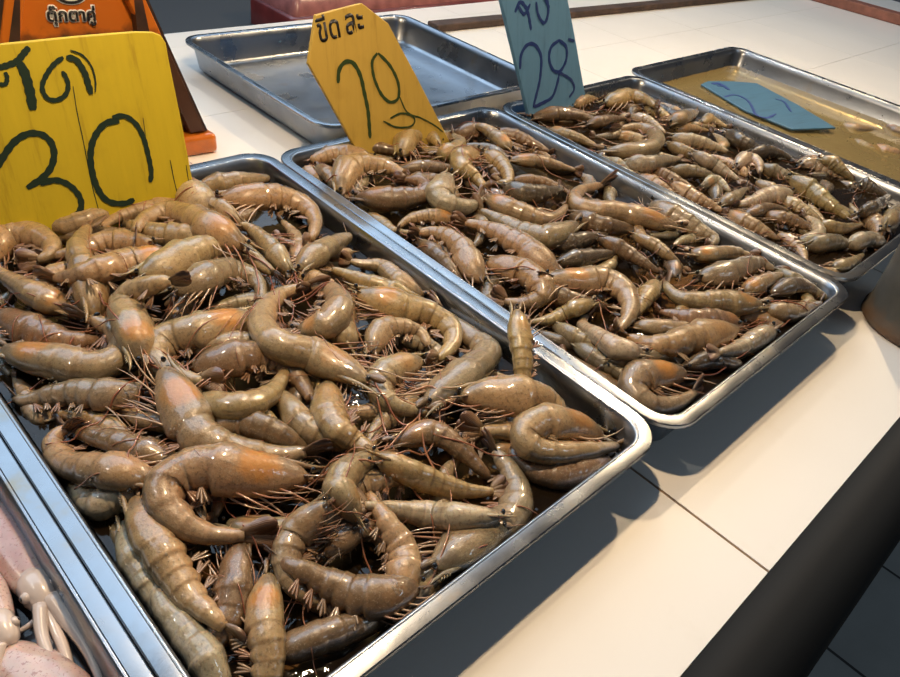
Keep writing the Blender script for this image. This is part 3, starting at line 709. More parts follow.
# ------------------------------------------------------------------ the shrimp
# one line per shrimp: layer in the heap, body breadth and spine (head to tail) as seen in the photo, tone, orange liver amount, lie, what singles it out
SHR = {'A': [
 (1,34,'k',.1,'','pale brown shrimp curled at the left edge below the 3',[(-22,272),(-14,248),(10,234),(38,237),(54,248),(46,258),(24,262)]),
 (2,30,'k',.7,'','brown-headed shrimp under the left end of the sign, pointing down right',[(76,313),(52,302),(27,289),(6,276),(-14,262)]),
 (2,34,'k',.1,'U','broad ridged shrimp lying upright below the 0 of the sign',[(93,324),(93,298),(86,272),(78,250),(86,232),(95,218)]),
 (2,26,'k',1,'L','shrimp with a bright orange head pointing right, left of centre back',[(180,253),(152,260),(126,264),(100,270),(70,277),(40,277)]),
 (1,22,'k',.1,'L','small brown head with dark eye just under the 0',[(147,243),(126,241),(102,243),(84,250),(66,254)]),
 (1,22,'k',0,'R','pinkish shrimp running along the foot of the sign',[(186,203),(160,206),(132,213),(110,221),(96,234)]),
 (3,32,'k',.6,'','long arched shrimp with orange head, right of the sign foot',[(250,251),(224,236),(201,222),(176,213),(152,216),(136,228),(134,246)]),
 (2,22,'p',0,'','grey tail bent against the lower right corner of the 30 sign',[(216,212),(196,196),(172,186),(152,187),(136,198)]),
 (1,18,'k',0,'U','small tan shrimp at the sign foot between 3 and 0',[(112,214),(86,222),(62,228),(40,226)]),
 (0,28,'k',0,'U','brownish body ringed by a curled feeler below the sign',[(205,246),(178,239),(156,236),(138,230)]),
 (1,22,'k',0,'U','pale shrimp against the back wall, right of the sign',[(196,194),(210,187),(232,183),(252,181),(268,178)]),
 (2,28,'k',.2,'','brown-headed shrimp bent along the back right corner',[(212,199),(238,198),(268,197),(298,203),(315,217),(313,236),(301,251)]),
 (2,32,'n',0,'U','thick shrimp with dark snout pointing down right, near the back wall',[(293,276),(279,259),(263,240),(247,227),(232,224)]),
 (1,26,'k',.1,'U','brown shrimp tucked behind the arched orange-headed one',[(246,228),(226,213),(202,205),(176,203),(156,208)]),
 (2,30,'n',.1,'','long speckled grey shrimp arched across the upper middle',[(132,281),(160,270),(186,256),(214,248),(242,253),(264,267),(287,283)]),
 (2,28,'g',.1,'','grey hook-shaped shrimp with orange legs inside its bend',[(170,297),(195,282),(226,271),(251,277),(262,293),(256,313)]),
 (3,34,'n',.8,'','curled shrimp with yellow head pointing down, left of centre',[(141,368),(142,345),(130,320),(128,299),(148,286),(184,279)]),
 (2,28,'n',1,'','shrimp with orange head pointing right and tail folded under',[(263,312),(233,325),(205,331),(175,337),(156,350),(162,368),(182,377),(222,384)]),
 (3,36,'n',.9,'R','shrimp with orange and brown head pointing up, left of centre',[(156,358),(171,384),(184,408),(196,434),(218,450),(252,456),(285,456),(328,447)]),
 (1,26,'b',0,'','brown shrimp bending down to a dark red tail, middle',[(184,373),(210,363),(240,357),(266,358),(290,371),(306,390),(317,414)]),
 (2,24,'y',0,'','yellowish curved shrimp with a red fringe of legs, middle',[(200,398),(224,408),(248,405),(270,394),(284,374)]),
 (3,32,'n',.4,'','large ring-curled shrimp with bright streak highlights, upper middle',[(378,388),(345,366),(306,353),(274,344),(261,322),(274,298),(300,288),(326,291)]),
 (3,32,'n',.7,'','curled shrimp with small orange head inside the large ring-curled one',[(292,330),(312,332),(334,318),(338,298),(320,286),(300,292)]),
 (2,24,'y',0,'U','smooth yellowish shrimp, straight, beside the right rim near the back',[(424,306),(396,294),(366,283),(342,273),(321,267)]),
 (2,22,'k',.2,'R','shrimp with pink feelers lying along the right rim',[(442,293),(416,279),(389,267),(362,264),(340,258)]),
 (3,30,'y',.7,'','shrimp with yellow head pointing left and hooked tail, right of centre',[(348,291),(384,303),(410,310),(438,319),(454,335),(447,352),(424,368)]),
 (3,36,'g',0,'','large grey bent shrimp with speckled head low left, right side',[(420,410),(440,393),(468,372),(489,352),(487,331),(465,314),(438,300)]),
 (3,36,'y',.3,'L','olive shrimp climbing upright over the right rim, dark eyes on top',[(516,304),(520,332),(523,360),(522,388),(510,410)],[.092,.084,.074,.062,.050]),
 (3,28,'k',.1,'','smooth shrimp folded in a U by the right rim',[(450,398),(490,393),(525,396),(550,406),(551,421),(525,431),(486,431),(458,432)]),
 (3,25,'k',.7,'','U-folded shrimp with its tail reaching into the front right corner',[(630,429),(597,422),(562,419),(530,427),(522,441),(545,453),(580,451),(608,447),(644,436)]),
 (0,24,'b',0,'','brown shrimp under the folded one at the front right corner',[(612,459),(576,474),(546,475),(520,461),(510,446)]),
 (2,32,'g',.1,'','long grey shrimp curving down along the front right rim',[(424,574),(460,552),(490,536),(513,516),(516,486),(501,459),(482,436)]),
 (3,31,'y',.4,'U','bright yellow banded shrimp, front right, head to the left',[(366,452),(396,466),(426,480),(456,489),(484,492),(508,488)]),
 (2,24,'p',0,'U','pale straight shrimp with a whitish tail fan, front middle',[(502,519),(470,519),(438,516),(408,512),(364,505)]),
 (2,32,'y',.2,'','yellow-green shrimp curving downward in the very middle of the heap',[(328,382),(326,405),(338,429),(362,446),(378,456)]),
 (2,28,'n',.4,'','grey-brown shrimp bent in a C, right of centre',[(430,360),(402,364),(380,380),(386,401),(412,410),(442,412)]),
 (1,30,'n',0,'','rounded shrimp with fine dark lines, upper right of centre',[(372,357),(374,336),(394,327),(420,333),(430,350)]),
 (1,24,'n',0,'U','grey body seen between two curled shrimp, upper middle',[(352,350),(342,332),(345,310),(350,294)]),
 (2,34,'n',.9,'','shrimp with orange head at the left rim and white raised legs',[(-8,346),(25,357),(60,362),(95,368),(121,355),(119,335),(100,322),(68,314)]),
 (2,32,'g',.1,'L','grey-green shrimp below it with white feelers pointing right, left rim',[(152,390),(116,396),(82,393),(46,397),(19,401),(6,386)]),
 (1,26,'b',.2,'R','brown shrimp inside the bend of the orange-headed one at left',[(2,314),(30,330),(60,340),(88,341)]),
 (2,34,'k',.2,'','tan shrimp with a dark feeler across it, lower left rim',[(164,484),(136,473),(105,470),(72,466),(50,450),(61,431),(82,424)]),
 (1,30,'p',.1,'R','pale shrimp half under water, lower left, below the tan one',[(158,489),(122,493),(96,505),(74,500)]),
 (0,24,'b',.1,'R','dark brown shrimp left of the orange and brown head',[(176,466),(142,451),(116,441),(88,434)]),
 (4,38,'k',1,'','big shiny curled shrimp with orange head pointing right, lower middle',[(324,479),(286,476),(246,474),(206,467),(171,478),(160,498),(180,522),(210,535),(276,535)]),
 (3,44,'k',.2,'L','broad brown shrimp with foamy side and upturned pink legs, lower left',[(130,488),(149,525),(169,562),(190,596),(215,618),(238,642)]),
 (2,30,'p',0,'U','pale tail end at the bottom edge of the photo, left part',[(198,706),(196,670),(178,646),(164,614)]),
 (0,28,'p',0,'U','pale grey shrimp sunk at the lower left rim',[(126,530),(133,563),(142,595),(152,628)]),
 (4,45,'k',1,'R','large shrimp at the bottom edge, orange head pointing up',[(268,574),(262,600),(265,632),(268,664),(262,698),(250,722)]),
 (2,36,'n',.1,'','light curved shrimp left of the front rim, lower middle',[(334,498),(306,521),(288,550),(291,580),(312,599),(344,605)]),
 (2,38,'k',.2,'L','brown shrimp with pink legs and dark eye by the front rim',[(400,602),(404,580),(404,555),(392,532),(380,512)]),
 (3,34,'b',.1,'L','shrimp with red feelers along its top, by the front rim',[(418,588),(386,597),(352,595),(320,580),(286,563)]),
 (0,28,'b',0,'U','dim shrimp sunk beside the front rim at the bottom',[(282,652),(315,639),(346,630),(384,614)]),
 (1,26,'n',.1,'R','light brown shrimp between the big shiny one and the pale fan',[(322,528),(343,497),(370,482),(400,478)]),
 (1,28,'n',.1,'U','grey-brown body under the yellow-green shrimp, middle',[(282,396),(300,424),(325,439),(350,446)]),
 (1,24,'b',.1,'U','brown body above the big shiny curled shrimp',[(212,432),(240,425),(268,430),(292,442)]),
 (0,24,'y',0,'U','short yellowish body in the middle gap',[(246,408),(268,424),(278,446)]),
 (1,26,'b',.3,'L','brown shrimp with thin spread legs, right of the middle',[(396,442),(430,431),(456,445),(484,472)]),
 (3,32,'n',.1,'','thick tan shrimp in the back right corner, snout down left',[(296,273),(316,254),(340,241),(362,229)]),
 (1,28,'k',0,'','tan curved shrimp between sign foot and left edge ring',[(40,300),(44,284),(60,272),(84,268)]),
 (1,28,'b',.1,'','brown shrimp squeezed beside the bottom orange-headed one',[(238,556),(233,588),(226,620),(210,646)]),
 (1,25,'b',.1,'L','reddish-brown shrimp in the hollow behind the red-feelered one',[(334,548),(352,530),(374,530),(394,550)]),
 (1,27,'n',0,'U','dim shrimp pressed along the front rim, lower half',[(404,622),(424,600),(446,584),(474,568)]),
 (1,26,'n',.3,'U','brownish body in the gap left of the pale straight one',[(352,512),(338,490),(350,470),(372,462)]),
 (0,30,'n',0,'U','grey body under the orange-headed shrimp, left of centre',[(196,352),(226,346),(256,344),(280,338)]),
],
'B': [
 (2,18,'k',.1,'L','shrimp with pinkish tail sticking up at the back left corner',[(376,160),(350,155),(326,156),(312,160),(316,142)]),
 (2,20,'k',.1,'','light hooked shrimp below the left corner of the yellow sign',[(340,198),(338,181),(350,167),(372,165),(396,170),(412,181)]),
 (2,24,'b',.3,'','brown shrimp folded in a flat U, left side',[(350,196),(378,199),(405,198),(427,193),(420,181),(394,179)]),
 (1,18,'k',.1,'','small shrimp curled by the left rim near the back',[(316,166),(328,173),(336,185),(346,199)]),
 (3,22,'y',.1,'','golden banded arched shrimp at the foot of the yellow sign',[(400,158),(403,141),(418,132),(434,139),(442,152)]),
 (3,15,'y',.4,'','glossy golden curl at the right foot of the yellow sign',[(436,156),(451,151),(461,143),(452,134)]),
 (1,14,'b',.1,'L','brown legs and body at the foot of the yellow sign',[(352,148),(374,147),(398,152)]),
 (1,18,'b',.1,'L','brown straight shrimp below the golden arched one',[(394,170),(425,167),(454,170),(472,176)]),
 (0,14,'b',0,'L','narrow brown shrimp left of the bright U-shaped one',[(404,182),(430,181),(448,180)]),
 (3,23,'p',.1,'','bright pale shrimp bent in a U, upper middle',[(454,173),(441,184),(440,199),(456,207),(473,205),(486,193)]),
 (2,19,'y',.1,'','yellowish bent shrimp right of the bright U-shaped one',[(482,151),(464,155),(461,166),(476,178),(489,193)]),
 (2,18,'y',.1,'','small golden C-shaped shrimp near the back, right of centre',[(480,152),(495,158),(506,171),(508,183),(493,180)]),
 (2,14,'k',.9,'R','slim shrimp with an orange-pink head by the back wall',[(512,150),(498,138),(484,128),(470,126)]),
 (0,15,'b',0,'R','dark brown shrimp against the back wall, left of the orange-pink one',[(458,133),(478,130),(497,133)]),
 (0,16,'b',0,'R','brown shrimp along the right rim close to the back corner',[(498,130),(525,140),(550,152)]),
 (1,17,'k',.7,'L','orange-tinted straight shrimp near the back right rim',[(506,160),(525,160),(546,163),(566,168),(582,172)]),
 (2,18,'k',.7,'','slim curved shrimp with brown head, upper of a parallel pair',[(480,193),(500,205),(520,213),(545,220),(562,212),(570,196)]),
 (2,19,'n',0,'','slim curved shrimp, lower of the parallel pair, tail fan left',[(582,220),(561,235),(540,237),(520,230),(500,220),(470,205)]),
 (0,22,'d',0,'U','dark shrimp in the wet hollow above the parallel pair',[(504,189),(530,195),(560,190)]),
 (3,22,'k',.7,'','large hairpin-folded shrimp with orange-red legs, right of centre back',[(686,228),(652,222),(620,212),(592,210),(573,204),(576,192),(597,186),(618,181)]),
 (2,21,'g',.1,'','grey shrimp bending down beside the right rim',[(648,201),(680,212),(706,225),(717,240),(702,250)]),
 (2,16,'k',.8,'L','short brown-headed shrimp pointing left, right side',[(686,253),(705,255),(726,253),(746,252),(760,255)]),
 (1,18,'g',0,'','grey arched shrimp near the right rim, front half',[(694,278),(718,276),(742,268),(766,262),(788,271)]),
 (3,22,'k',.6,'R','long pinkish-brown shrimp with red claws, front right',[(768,306),(730,303),(702,302),(680,298),(667,288),(665,272)]),
 (2,16,'n',.1,'','curved shrimp touching the front rim near the right corner',[(762,308),(785,313),(806,311),(824,301)]),
 (1,18,'g',0,'U','grey shrimp filling the front right corner',[(784,268),(806,273),(825,283),(834,294)]),
 (1,14,'k',.7,'L','small orange-brown shrimp above the red-clawed one',[(744,292),(762,282),(781,275)]),
 (1,16,'d',0,'L','dark shrimp with glints near the front right corner',[(772,293),(795,285),(815,292)]),
 (3,22,'k',.3,'L','pinkish banded shrimp lying straight above the front rim',[(744,328),(716,332),(694,338),(670,345),(650,345),(632,339),(614,334)]),
 (1,18,'b',.4,'L','brown shrimp just behind the pinkish banded one',[(744,326),(720,320),(690,318),(658,311)]),
 (2,22,'p',0,'U','pale grey shrimp end at the front rim',[(776,327),(756,340),(736,350),(712,353)]),
 (2,19,'p',0,'','pale smooth shrimp curling down, left of the pinkish banded one',[(644,353),(616,348),(597,335),(581,324),(590,314)]),
 (3,26,'n',.8,'','big curled shrimp with orange head pointing left, centre',[(540,278),(575,283),(601,280),(623,290),(631,308),(622,326),(606,340)]),
 (3,23,'y',.1,'','golden shiny shrimp by the left rim next to the climbing one',[(594,301),(573,309),(552,319),(530,322)]),
 (2,18,'y',0,'','golden shrimp behind the big curled one, centre right',[(656,281),(646,297),(634,316)]),
 (2,27,'k',.1,'','broad fan-like ridged shrimp folded near the left rim',[(480,260),(510,267),(536,280),(543,296),(520,304),(492,297)]),
 (2,24,'k',.1,'','arched shrimp with its head down against the left rim',[(485,286),(472,270),(464,253),(450,238),(430,232),(408,236)]),
 (2,21,'k',0,'','brown shrimp sloping down to the right, left of centre',[(564,280),(546,266),(528,250),(505,237),(480,226),(452,221)]),
 (2,20,'k',.8,'','orange-brown shrimp along the left rim, upper half',[(460,219),(430,216),(406,221),(394,233)]),
 (0,18,'b',.3,'U','brown shrimp under the head of the big curled one',[(536,290),(565,300),(594,306)]),
 (1,22,'b',.2,'U','brown shrimp with pink legs in the bubbly middle',[(598,238),(620,249),(640,261),(658,272)]),
 (1,16,'k',.3,'U','small pink-legged shrimp below the hairpin-folded one',[(638,238),(655,246),(670,257)]),
 (1,16,'b',.2,'U','brown shrimp right below the hairpin-folded one',[(576,218),(596,225),(622,229)]),
 (1,22,'g',0,'L','grey shrimp along the left rim towards the front',[(572,342),(600,360),(625,375),(644,392)]),
 (2,23,'n',1,'','large transparent shrimp with orange spot in the front left corner',[(694,372),(664,376),(640,374),(633,392),(651,406),(680,402),(706,382)]),
 (1,20,'d',0,'U','dark shrimp by the front rim, right of the orange spot',[(688,366),(714,360),(740,368)]),
 (1,16,'n',0,'U','small body covered with bubbles near the front left corner',[(616,361),(642,359),(668,355)]),
 (0,14,'n',0,'U','narrow body under the pale smooth curling shrimp',[(560,329),(580,340),(604,352)]),
 (0,14,'n',0,'L','narrow greenish body behind the pinkish banded shrimp',[(638,326),(665,328),(696,327)]),
 (0,18,'d',0,'U','dark body in the bubbly water of the middle',[(550,247),(580,241),(610,234)]),
 (0,18,'d',0,'U','dark body just above the big curled shrimp',[(556,264),(585,258),(614,254)]),
 (1,20,'b',.4,'U','orange-brown body along the left rim under the arched one',[(420,243),(440,258),(458,278)]),
],
'C': [
 (2,18,'b',.1,'L','pinkish-brown shrimp in front of the blue sign foot',[(528,119),(554,114),(580,116),(604,123)]),
 (2,12,'b',.2,'L','thin pink shrimp right of the blue sign foot',[(584,125),(608,120),(630,118)]),
 (1,18,'k',.5,'L','orange-brown shrimp by the left rim near the blue sign',[(546,130),(575,137),(600,148)]),
 (2,17,'y',.1,'','golden shrimp near the back wall, right of the blue sign',[(602,105),(625,97),(646,100),(660,110)]),
 (2,12,'y',.3,'','small gold curl at the right foot of the blue sign',[(574,106),(580,99),(593,98)]),
 (2,14,'n',.1,'','ring-curled shrimp with bright glints, upper left',[(600,151),(630,152),(653,147),(656,135),(636,127),(608,131)]),
 (2,17,'p',0,'U','pale straight shrimp by the left rim, upper part',[(620,166),(645,165),(665,162),(686,158)]),
 (1,14,'p',0,'U','pale end of a shrimp pressed to the left rim',[(606,161),(624,169),(642,178)]),
 (1,14,'y',.1,'R','brown-gold shrimp near the back right corner',[(646,103),(660,114),(676,124)]),
 (1,12,'k',.2,'L','pinkish shrimp below the back right corner',[(668,124),(685,116),(704,110)]),
 (2,15,'p',0,'R','grey pale shrimp near the back, left of the pinkish one',[(630,116),(648,121),(666,134)]),
 (2,15,'p',.1,'U','pale shrimp lying along the centre of the back half',[(668,137),(694,141),(715,147),(734,154)]),
 (2,14,'p',0,'U','bright pale shrimp slanting down right, centre',[(690,152),(710,163),(725,172),(744,183)]),
 (1,12,'k',0,'U','narrow shrimp just left of the bright slanting one',[(668,145),(688,153),(706,163)]),
 (2,14,'y',.2,'','clear golden shrimp beside the right rim, back half',[(700,124),(716,118),(732,128)]),
 (2,14,'p',0,'','round pale curl right of the bright slanting shrimp',[(735,168),(744,159),(758,163),(760,177)]),
 (1,14,'p',.6,'U','short shrimp with orange-pale end, centre left',[(702,187),(715,180),(730,192)]),
 (2,17,'k',.3,'R','pinkish-brown shrimp lying along the left rim, centre',[(668,181),(690,195),(706,203),(728,214)]),
 (1,14,'k',.2,'R','pink-tinged shrimp by the left rim above it',[(640,176),(657,185),(676,198)]),
 (2,14,'p',0,'L','slim pale shrimp with narrow tail pointing left, centre',[(795,193),(772,195),(756,201),(732,206)]),
 (3,19,'y',.1,'U','large flat greenish shrimp in the front half',[(786,175),(812,192),(834,208),(856,222)]),
 (1,14,'g',0,'U','sparkling wet body right of the centre',[(760,168),(776,172),(796,182)]),
 (2,16,'p',.1,'','pale arched shrimp by the right rim, front half',[(798,166),(816,160),(836,165),(860,177)]),
 (2,12,'y',.2,'L','gold-tinged shrimp touching the right rim',[(820,159),(844,163),(866,174)]),
 (2,18,'b',.3,'R','brown shrimp near the left rim, front half',[(764,214),(790,220),(814,230)]),
 (2,14,'p',0,'','pale curl near the left rim, close to the front',[(796,241),(815,238),(817,225),(802,214)]),
 (2,18,'g',0,'U','blue-grey shrimp by the front left corner',[(806,247),(830,243),(856,245)]),
 (2,16,'n',0,'','bubbly shrimp filling the front left corner',[(830,268),(850,263),(866,252)]),
 (1,16,'k',.2,'U','pinkish shrimp beside the grey mortar',[(866,212),(878,230),(874,250)]),
 (2,14,'p',0,'U','pale shrimp near the front rim beside the mortar',[(846,247),(868,240),(890,247)]),
 (1,12,'d',0,'U','dark shrimp with bubbles near the right rim, front',[(856,216),(875,207),(894,192)]),
 (1,16,'b',.2,'L','brown shrimp in front of the slim pale one',[(744,216),(768,208),(790,211)]),
 (1,16,'k',.8,'R','orange-streaked shrimp along the left rim, front half',[(728,212),(752,225),(776,238)]),
 (1,12,'n',0,'R','narrow shrimp under the large flat greenish one',[(776,197),(800,208),(820,221)]),
 (2,14,'k',.1,'U','pale pink shrimp at the right edge of the photo',[(884,230),(896,214),(910,202)]),
 (0,12,'d',0,'U','dark body by the right rim, back half',[(726,133),(745,144),(766,153)]),
 (1,12,'d',0,'U','wet glinting body by the right rim, middle',[(746,154),(770,152),(796,160)]),
 (0,12,'n',0,'U','narrow body left of the bright slanting shrimp',[(670,171),(695,172),(716,178)]),
 (1,14,'b',.2,'R','dark brown body by the left rim, above the centre',[(645,168),(670,178),(696,190)]),
 (1,12,'n',0,'L','narrow body under the round pale curl',[(718,206),(735,196),(750,186)]),
 (1,14,'d',0,'U','dark body near the right edge of the photo',[(856,187),(880,180),(908,186)]),
 (1,12,'y',.1,'U','gold-tinged body near the front, above the blue-grey one',[(816,224),(840,229),(864,224)]),
],
'D': [
 (0,12,'k',.2,'L','brownish shrimp under the yellow water, right of the lying blue sign',[(838,126),(862,130),(888,131)]),
 (0,14,'k',.1,'R','shrimp in the yellow water at the right edge of the photo',[(872,146),(893,153),(916,160)]),
 (0,12,'n',0,'L','dark shrimp in the yellow water near the left rim',[(848,139),(866,147),(886,160)]),
 (0,12,'b',.3,'L','orange-tinted shrimp at the far right of the yellow water',[(885,126),(902,134),(922,140)]),
]}
TRAY_WORDS = {'A': 'in the front tray', 'B': 'in the middle tray', 'C': 'in the far tray', 'D': ''}
GROUPS = {'A': 'raw shrimp in the front tray', 'B': 'raw shrimp in the middle tray', 'C': 'raw shrimp in the far tray', 'D': 'shrimp in the yellowish water'}
TONE = {'n': (.345, .258, .150), 'y': (.375, .275, .125), 'g': (.270, .218, .138), 'b': (.215, .135, .073), 'p': (.480, .392, .278), 'd': (.125, .092, .058), 'k': (.385, .265, .145)}
TRAY_TONE = {'A': 1.0, 'B': 0.86, 'C': 0.84, 'D': 0.9}   # base colour factor per tray, darker outside the front one

class Heap:
    """height of what lies in a tray so far, on a 2 mm grid"""
    def __init__(self, key, edge, mid, fn=None):
        self.x0, self.x1, self.y0, self.y1 = TRAYS[key]
        self.c = 0.002
        self.nx = int((self.x1 - self.x0) / self.c); self.ny = int((self.y1 - self.y0) / self.c)
        gx = np.linspace(self.x0, self.x1, self.nx)[None, :]; gy = np.linspace(self.y0, self.y1, self.ny)[:, None]
        dx = np.minimum(gx - self.x0, self.x1 - gx); dy = np.minimum(gy - self.y0, self.y1 - gy)
        e = np.clip(np.minimum(dx, dy) / 0.11, 0, 1)
        e = e * e * (3 - 2 * e)
        self.h = edge + (mid - edge) * e
        if fn is not None: self.h = self.h + fn(gx, gy)
    def idx(self, x, y):
        return int(np.clip((x - self.x0) / self.c, 0, self.nx - 1)), int(np.clip((y - self.y0) / self.c, 0, self.ny - 1))
    def top(self, x, y, r):
        i, j = self.idx(x, y); k = max(1, int(r * 0.55 / self.c))
        a = self.h[max(0, j - k):j + k + 1, max(0, i - k):i + k + 1]
        return float(0.5 * a.max() + 0.5 * a.mean())
    def put(self, p, r, rz):
        i, j = self.idx(p[0], p[1]); k = int(r / self.c) + 1
        for jj in range(max(0, j - k), min(self.ny, j + k + 1)):
            for ii in range(max(0, i - k), min(self.nx, i + k + 1)):
                dx = self.x0 + ii * self.c - p[0]; dy = self.y0 + jj * self.c - p[1]
                q = 1 - (dx * dx + dy * dy) / (r * r)
                if q > 0:
                    z = p[2] + rz * math.sqrt(q)
                    if z > self.h[jj, ii]: self.h[jj, ii] = z

PROF_S = [0.035, 0.05, 0.08, 0.13, 0.19, 0.27, 0.34, 0.42, 0.52, 0.62, 0.72, 0.80, 0.86, 0.90]
PROF_R = [0.14, 0.32, 0.50, 0.72, 0.90, 1.00, 1.03, 0.99, 0.91, 0.78, 0.62, 0.48, 0.37, 0.25]
SEG = [0.36 + 0.52 * k / 6 for k in range(7)]
def rings():
    s = list(np.linspace(0.035, 0.325, 13)) + [0.345, 0.352]
    for k in range(6):
        a, b = SEG[k], SEG[k + 1]
        s += [a + 0.003, a + (b - a) * 0.22, a + (b - a) * 0.5, a + (b - a) * 0.78, b - 0.004]
    s += [0.885, 0.90]
    return np.array(sorted(s))
RINGS = rings()
NA = 14
def smooth1(a, n):
    for _ in range(n):
        b = a.copy(); b[1:-1] = 0.25 * a[:-2] + 0.5 * a[1:-1] + 0.25 * a[2:]
        b[0] = 0.6 * a[0] + 0.4 * a[1]; b[-1] = 0.6 * a[-1] + 0.4 * a[-2]; a = b
    return a

def leaf(vs, fs, uv, root, d, up, ln, wd, th):
    """one flat rounded blade of the tail fan"""
    sd = np.cross(d, up); sd /= np.linalg.norm(sd) + 1e-9
    k0 = len(vs)
    prof = [(0.0, .25), (.2, .62), (.5, .95), (.75, 1.0), (.92, .72), (1.0, .25)]
    for t, w in prof:
        c = root + d * ln * t
        vs += [c + sd * wd * w, c + up * th * (1 - t * .6), c - sd * wd * w, c - up * th * (1 - t * .6)]
        uv += [(t, 0.1), (t, .5), (t, .9), (t, .5)]
    for i in range(len(prof) - 1):
        for q in range(4):
            fs.append((k0 + 4 * i + q, k0 + 4 * i + (q + 1) % 4, k0 + 4 * i + 4 + (q + 1) % 4, k0 + 4 * i + 4 + q))
    e = k0 + 4 * (len(prof) - 1)
    fs += [(k0, k0 + 3, k0 + 2, k0 + 1), (e, e + 1, e + 2, e + 3)]

def build_shrimp(C, R, side, lie, tone, orange, detail, heap, label, group, rnd, shade=1.0):
    """C: spine points in space (head first), R: greatest body radius, side: +1/-1 which hand the legs are on"""
    N = len(C)
    S = np.linspace(0, 1, N)
    def at(s):
        return np.array([np.interp(s, S, C[:, j]) for j in range(3)])
    T = np.gradient(C, axis=0); T /= np.linalg.norm(T, axis=1)[:, None] + 1e-9
    Z = np.array([0, 0, 1.0])
    flat = np.stack([-T[:, 1], T[:, 0], np.zeros(N)], 1); flat /= np.linalg.norm(flat, axis=1)[:, None] + 1e-9
    ang = lie
    D = -side * flat * math.cos(ang) + Z * math.sin(ang)          # towards the back of the animal
    D = D - T * np.sum(D * T, 1)[:, None]; D /= np.linalg.norm(D, axis=1)[:, None] + 1e-9
    B = np.cross(T, D)
    def fr(s):
        i = int(np.clip(round(s * (N - 1)), 0, N - 1))
        return at(s), T[i], D[i], B[i]
    def rad(s): return R * float(np.interp(s, PROF_S, PROF_R))
    vs, fs, uv = [], [], []
    for s in RINGS:
        c, t, d, b = fr(s)
        r = rad(s)
        fseg = 0.5
        if 0.30 < s < 0.35: r *= 1.03
        if SEG[0] < s < SEG[6]:
            fseg = ((s - 0.36) * 6 / 0.52) % 1.0
            f = ((s - 0.36) * 6 / 0.52) % 1.0
            r *= 0.975 + 0.04 * f
        # the carapace is deeper towards the belly; the abdomen is rounded on top
        for k in range(NA):
            th = 2 * math.pi * k / NA
            cd, sd = math.cos(th), math.sin(th)
            rd = r * (1.0 if cd > 0 else (1.06 if s < 0.35 else 0.80 + 0.20 * math.sin(math.pi * min(1, max(0, fseg)))))
            rb = r * 0.86 * (1 - 0.12 * max(0, -cd))
            if s < 0.34 and cd > 0.8: rd *= 1.05
            vs.append(c + d * cd * rd + b * sd * rb)
            uv.append((s, abs(th / math.pi - 0) if th <= math.pi else 2 - th / math.pi))
    n = len(RINGS)
    for i in range(n - 1):
        for k in range(NA):
            k2 = (k + 1) % NA
            fs.append((i * NA + k, (i + 1) * NA + k, (i + 1) * NA + k2, i * NA + k2))
    fs.append(tuple(range(NA))); fs.append(tuple((n - 1) * NA + k for k in reversed(range(NA))))
    # the shell is never quite regular
    ph = [rnd.uniform(0, 6.28) for _ in range(6)]
    V = np.array(vs).reshape(n, NA, 3); ctr = V.mean(1, keepdims=True)
    ii = np.arange(n)[:, None]; kk = np.arange(NA)[None, :] * 2 * math.pi / NA
    wob = 1 + 0.035 * np.sin(ii * .55 + ph[0] + np.sin(kk + ph[1])) + 0.03 * np.sin(2 * kk + ii * .23 + ph[2]) + 0.02 * np.sin(3 * kk + ii * .9 + ph[3])
    vs = list((ctr + (V - ctr) * wob[:, :, None]).reshape(-1, 3))
    o = mesh_obj('shrimp', vs, fs, M_SHRIMP, None, True, uv)
    br = shade * rnd.uniform(.88, 1.12)
    col = tuple(min(1, x * br * (1 + rnd.uniform(-.035, .035))) for x in TONE[tone]) + (orange,)
    o.color = col
    tag(o, label, 'shrimp', group)
    L = float(np.sum(np.linalg.norm(np.diff(C, axis=0), axis=1)))
    # rostrum: the spike over the eyes, with teeth on its upper edge
    c0, t0, d0, b0 = fr(0.045)
    hd = at(0.0) - at(0.12); hd /= np.linalg.norm(hd) + 1e-9
    p = [fr(0.15)[0] + fr(0.15)[2] * rad(0.15) * .93, fr(0.09)[0] + fr(0.09)[2] * rad(0.09) * 1.1, c0 + d0 * R * .50, c0 + hd * L * .05 + d0 * R * .50, c0 + hd * L * .095 + d0 * R * .60]
    vs, fs = tube_vf(p, [R * .10, R * .13, R * .11, R * .07, R * .012], 6)
    if detail == 2:
        for u in (.2, .36, .52, .68):
            q0 = p[1] + (p[3] - p[1]) * u + d0 * R * .08
            vs, fs = tube_vf([q0 - hd * R * .05, q0 + hd * R * .10 + d0 * R * .10], [R * .05, R * .006], 4, (vs, fs))
    q = mesh_obj('rostrum', vs, fs, M_SHRIMP, o, True, [(0.02, 0.1)] * len(vs)); q.color = col[:3] + (0,)
    # the two flat blades beside the mouth
    if detail:
        for sg in (-1, 1):
            vs, fs, uv = [], [], []
            dd = hd + b0 * sg * rnd.uniform(.05, .22) - d0 * rnd.uniform(-.05, .18); dd /= np.linalg.norm(dd)
            leaf(vs, fs, uv, c0 - hd * R * .25 + b0 * sg * R * .26 - d0 * R * .02, dd, b0 * sg * .5 + d0 * .85, L * rnd.uniform(.095, .125), R * .22, R * .05)
            q = mesh_obj('antennal_scale', vs, fs, M_FAN, o, True, [(u[0] * .35, u[1]) for u in uv]); q.color = col
    # tail fan
    vs, fs, uv = [], [], []
    ce, te, de, be = fr(0.885)
    tip = at(1.0); dirn = tip - ce; ln = np.linalg.norm(dirn); dirn /= ln + 1e-9
    ln = max(ln, L * 0.135)
    spread = rnd.uniform(.16, .42)
    nrm = de - dirn * np.dot(de, dirn); nrm /= np.linalg.norm(nrm) + 1e-9
